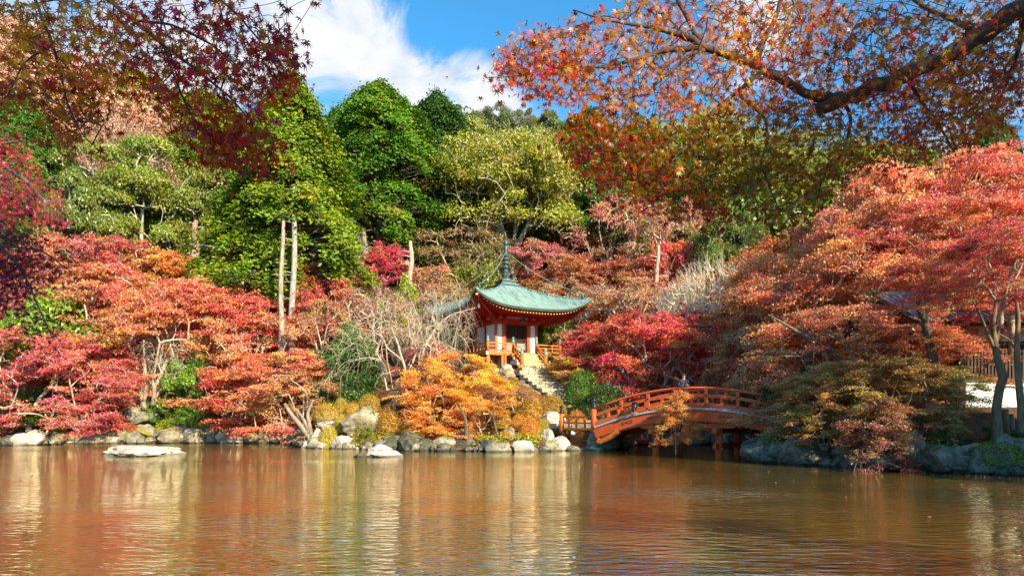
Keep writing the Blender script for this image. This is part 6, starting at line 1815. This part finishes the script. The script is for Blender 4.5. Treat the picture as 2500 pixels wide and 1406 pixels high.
front_tree('near dark red maple hanging in from the upper left', (-5.6, 3.2, .35),
  [[(-5.6, 3.2, .2, .2, 0), (-5.5, 3.3, 2.5, .17, 0), (-5.0, 3.6, 4.6, .12, 0), (-3.6, 3.9, 5.2, .06, 0), (100, -90, 4.1, 14), (260, -5, 4.1, 11), (330, 52, 4.1, 10), (400, 112, 4.1, 8), (480, 172, 4.1, 6), (560, 235, 4.1, 5), (620, 305, 4.1, 3)],
   [(60, -80, 4.1, 10), (95, 25, 4.0, 8), (128, 110, 4.0, 7), (150, 185, 4.0, 6), (165, 260, 4.0, 4), (205, 335, 3.9, 3), (245, 370, 3.9, 2)],
   [(300, -90, 4.2, 10), (470, -50, 4.3, 8), (560, 18, 4.3, 6), (605, 65, 4.3, 5), (655, 125, 4.3, 4), (695, 205, 4.3, 2)],
   [(330, 52, 4.1, 7), (420, 60, 4.2, 6), (520, 110, 4.3, 5), (600, 180, 4.3, 3)],
   [(400, 112, 4.1, 6), (430, 200, 4.0, 5), (470, 290, 4.0, 4), (560, 360, 4.0, 3)],
   [(128, 110, 4.0, 5), (60, 150, 3.9, 4), (20, 230, 3.9, 3)]],
  [([(270, 0), (560, 0), (600, 15), (640, 25), (700, 60), (722, 110), (738, 190), (700, 235), (640, 250), (610, 330), (570, 385), (500, 350), (430, 290), (330, 210), (240, 110)], 430, 3.7, 4.7, -.004, 1.0),
   ([(0, 0), (290, 0), (300, 120), (330, 210), (250, 230), (130, 200), (60, 180), (0, 150)], 210, 3.6, 4.6, .035, 1.3),
   ([(0, 180), (240, 220), (260, 330), (140, 370), (90, 250), (0, 300)], 75, 3.6, 4.4, .015, .8),
   ([(430, 310), (640, 300), (690, 370), (640, 410), (520, 390)], 130, 3.7, 4.4, .0, .8),
   ([(620, 60), (700, 40), (740, 190), (690, 220)], 40, 3.9, 4.5, -.03, .6),
   ([(-600, -400), (900, -400), (900, -10), (-20, -10), (-20, 300), (-600, 300)], 120, 3.7, 5.2, .0, 1.0)],
  0.078, 4, (.66, .105, .010), (.08, .05, .04), 72)

front_tree('near purple-crimson maple reaching in at the left margin', (-10.2, 4.6, .35),
  [[(-10.2, 4.6, .2, .2, 0), (-10, 4.9, 2.2, .16, 0), (-9.2, 6.0, 3.8, .12, 0), (-200, 380, 7.6, 22), (-60, 380, 7.8, 16), (0, 400, 8.0, 10), (60, 440, 8.0, 8), (120, 500, 8.0, 5)],
   [(-60, 380, 7.8, 10), (10, 350, 8.0, 7), (50, 345, 8.0, 5)],
   [(-200, 380, 7.6, 14), (-60, 560, 6.8, 11), (0, 600, 6.4, 8), (50, 650, 6.2, 6), (90, 740, 6.0, 4), (130, 830, 6.0, 2)],
   [(0, 600, 6.4, 5), (100, 610, 6.2, 4), (170, 660, 6.2, 2)]],
  [([(-40, 320), (30, 325), (70, 360), (90, 425), (150, 475), (160, 545), (100, 560), (40, 545), (-40, 560)], 340, 7.4, 8.8, -.015, 1.0),
   ([(-40, 545), (90, 570), (85, 650), (60, 730), (-40, 760)], 190, 5.9, 6.7, -.02, .55),
   ([(60, 590), (180, 600), (200, 690), (90, 700)], 26, 5.9, 6.4, -.01, .6),
   ([(0, 740), (110, 700), (150, 850), (40, 840)], 26, 5.8, 6.3, -.01, .5)],
  .072, 4, (.54, .050, .035), (.10, .07, .065), 73, 200)

# tall trees that stand beyond the right margin and shade the right bank
place(CY[1], 1250 + 27.0 / 11.5 * F, -480, 11.5, 8.5 / 11.5 * F, (.07, .16, .02), 'cypress on the right bank just out of the picture', cat='cypress tree', name='cypress_tree', zbase=.4, bark=(.3, .24, .2))
def behind(pr, x, y, h_, w_, col, label, cat, name):  # unseen trees added behind the camera to shade the near leaves
    root = empty(name, (x, y, .3), 0, label, cat)
    for nm, me, cc in (('trunk', pr.trunk, (.2, .15, .1)), ('crown', pr.crown, col)):
        o = bpy.data.objects.new(nm, me); C.objects.link(o); o.parent = root; o.scale = (w_ / pr.W, w_ / pr.W, h_ / pr.H); o.color = (*cc, 1)
behind(MA[0], 4.6, -4.6, 11.0, 6.6, (.45, .08, .04), 'unseen red maple added behind the camera for shade', 'maple tree', 'maple_tree')
behind(MA[2], 10.8, -1.6, 10.5, 8.0, (.60, .20, .03), 'unseen orange maple added behind the camera to the right for shade', 'maple tree', 'maple_tree')

# repeats of one kind share a group
GR = {'maple_tree': 'maple trees around the pond', 'cypress_tree': 'cypress trees on the hillside', 'broadleaf_tree': 'broadleaf trees on the hillside', 'bare_tree': 'leafless trees',
      'larch_tree': 'brown larch trees', 'evergreen_shrub': 'evergreen shrubs on the banks', 'clipped_bush': 'clipped azalea bushes on the island', 'boulder': 'boulders in and around the pond',
      'shore_edging': 'stone edgings of the shore', 'bank_wall': 'stone walls of the right bank', 'step_wall': 'walls beside the stone steps', 'wind_bell': 'wind bells under the roof corners',
      'floodlight': 'floodlights in the garden', 'approach_fence': 'railings at the bridge end'}
for o in list(C.objects):
    k = o.name.split('.')[0]
    if o.parent is None and k in GR and 'group' not in o: o['group'] = GR[k]
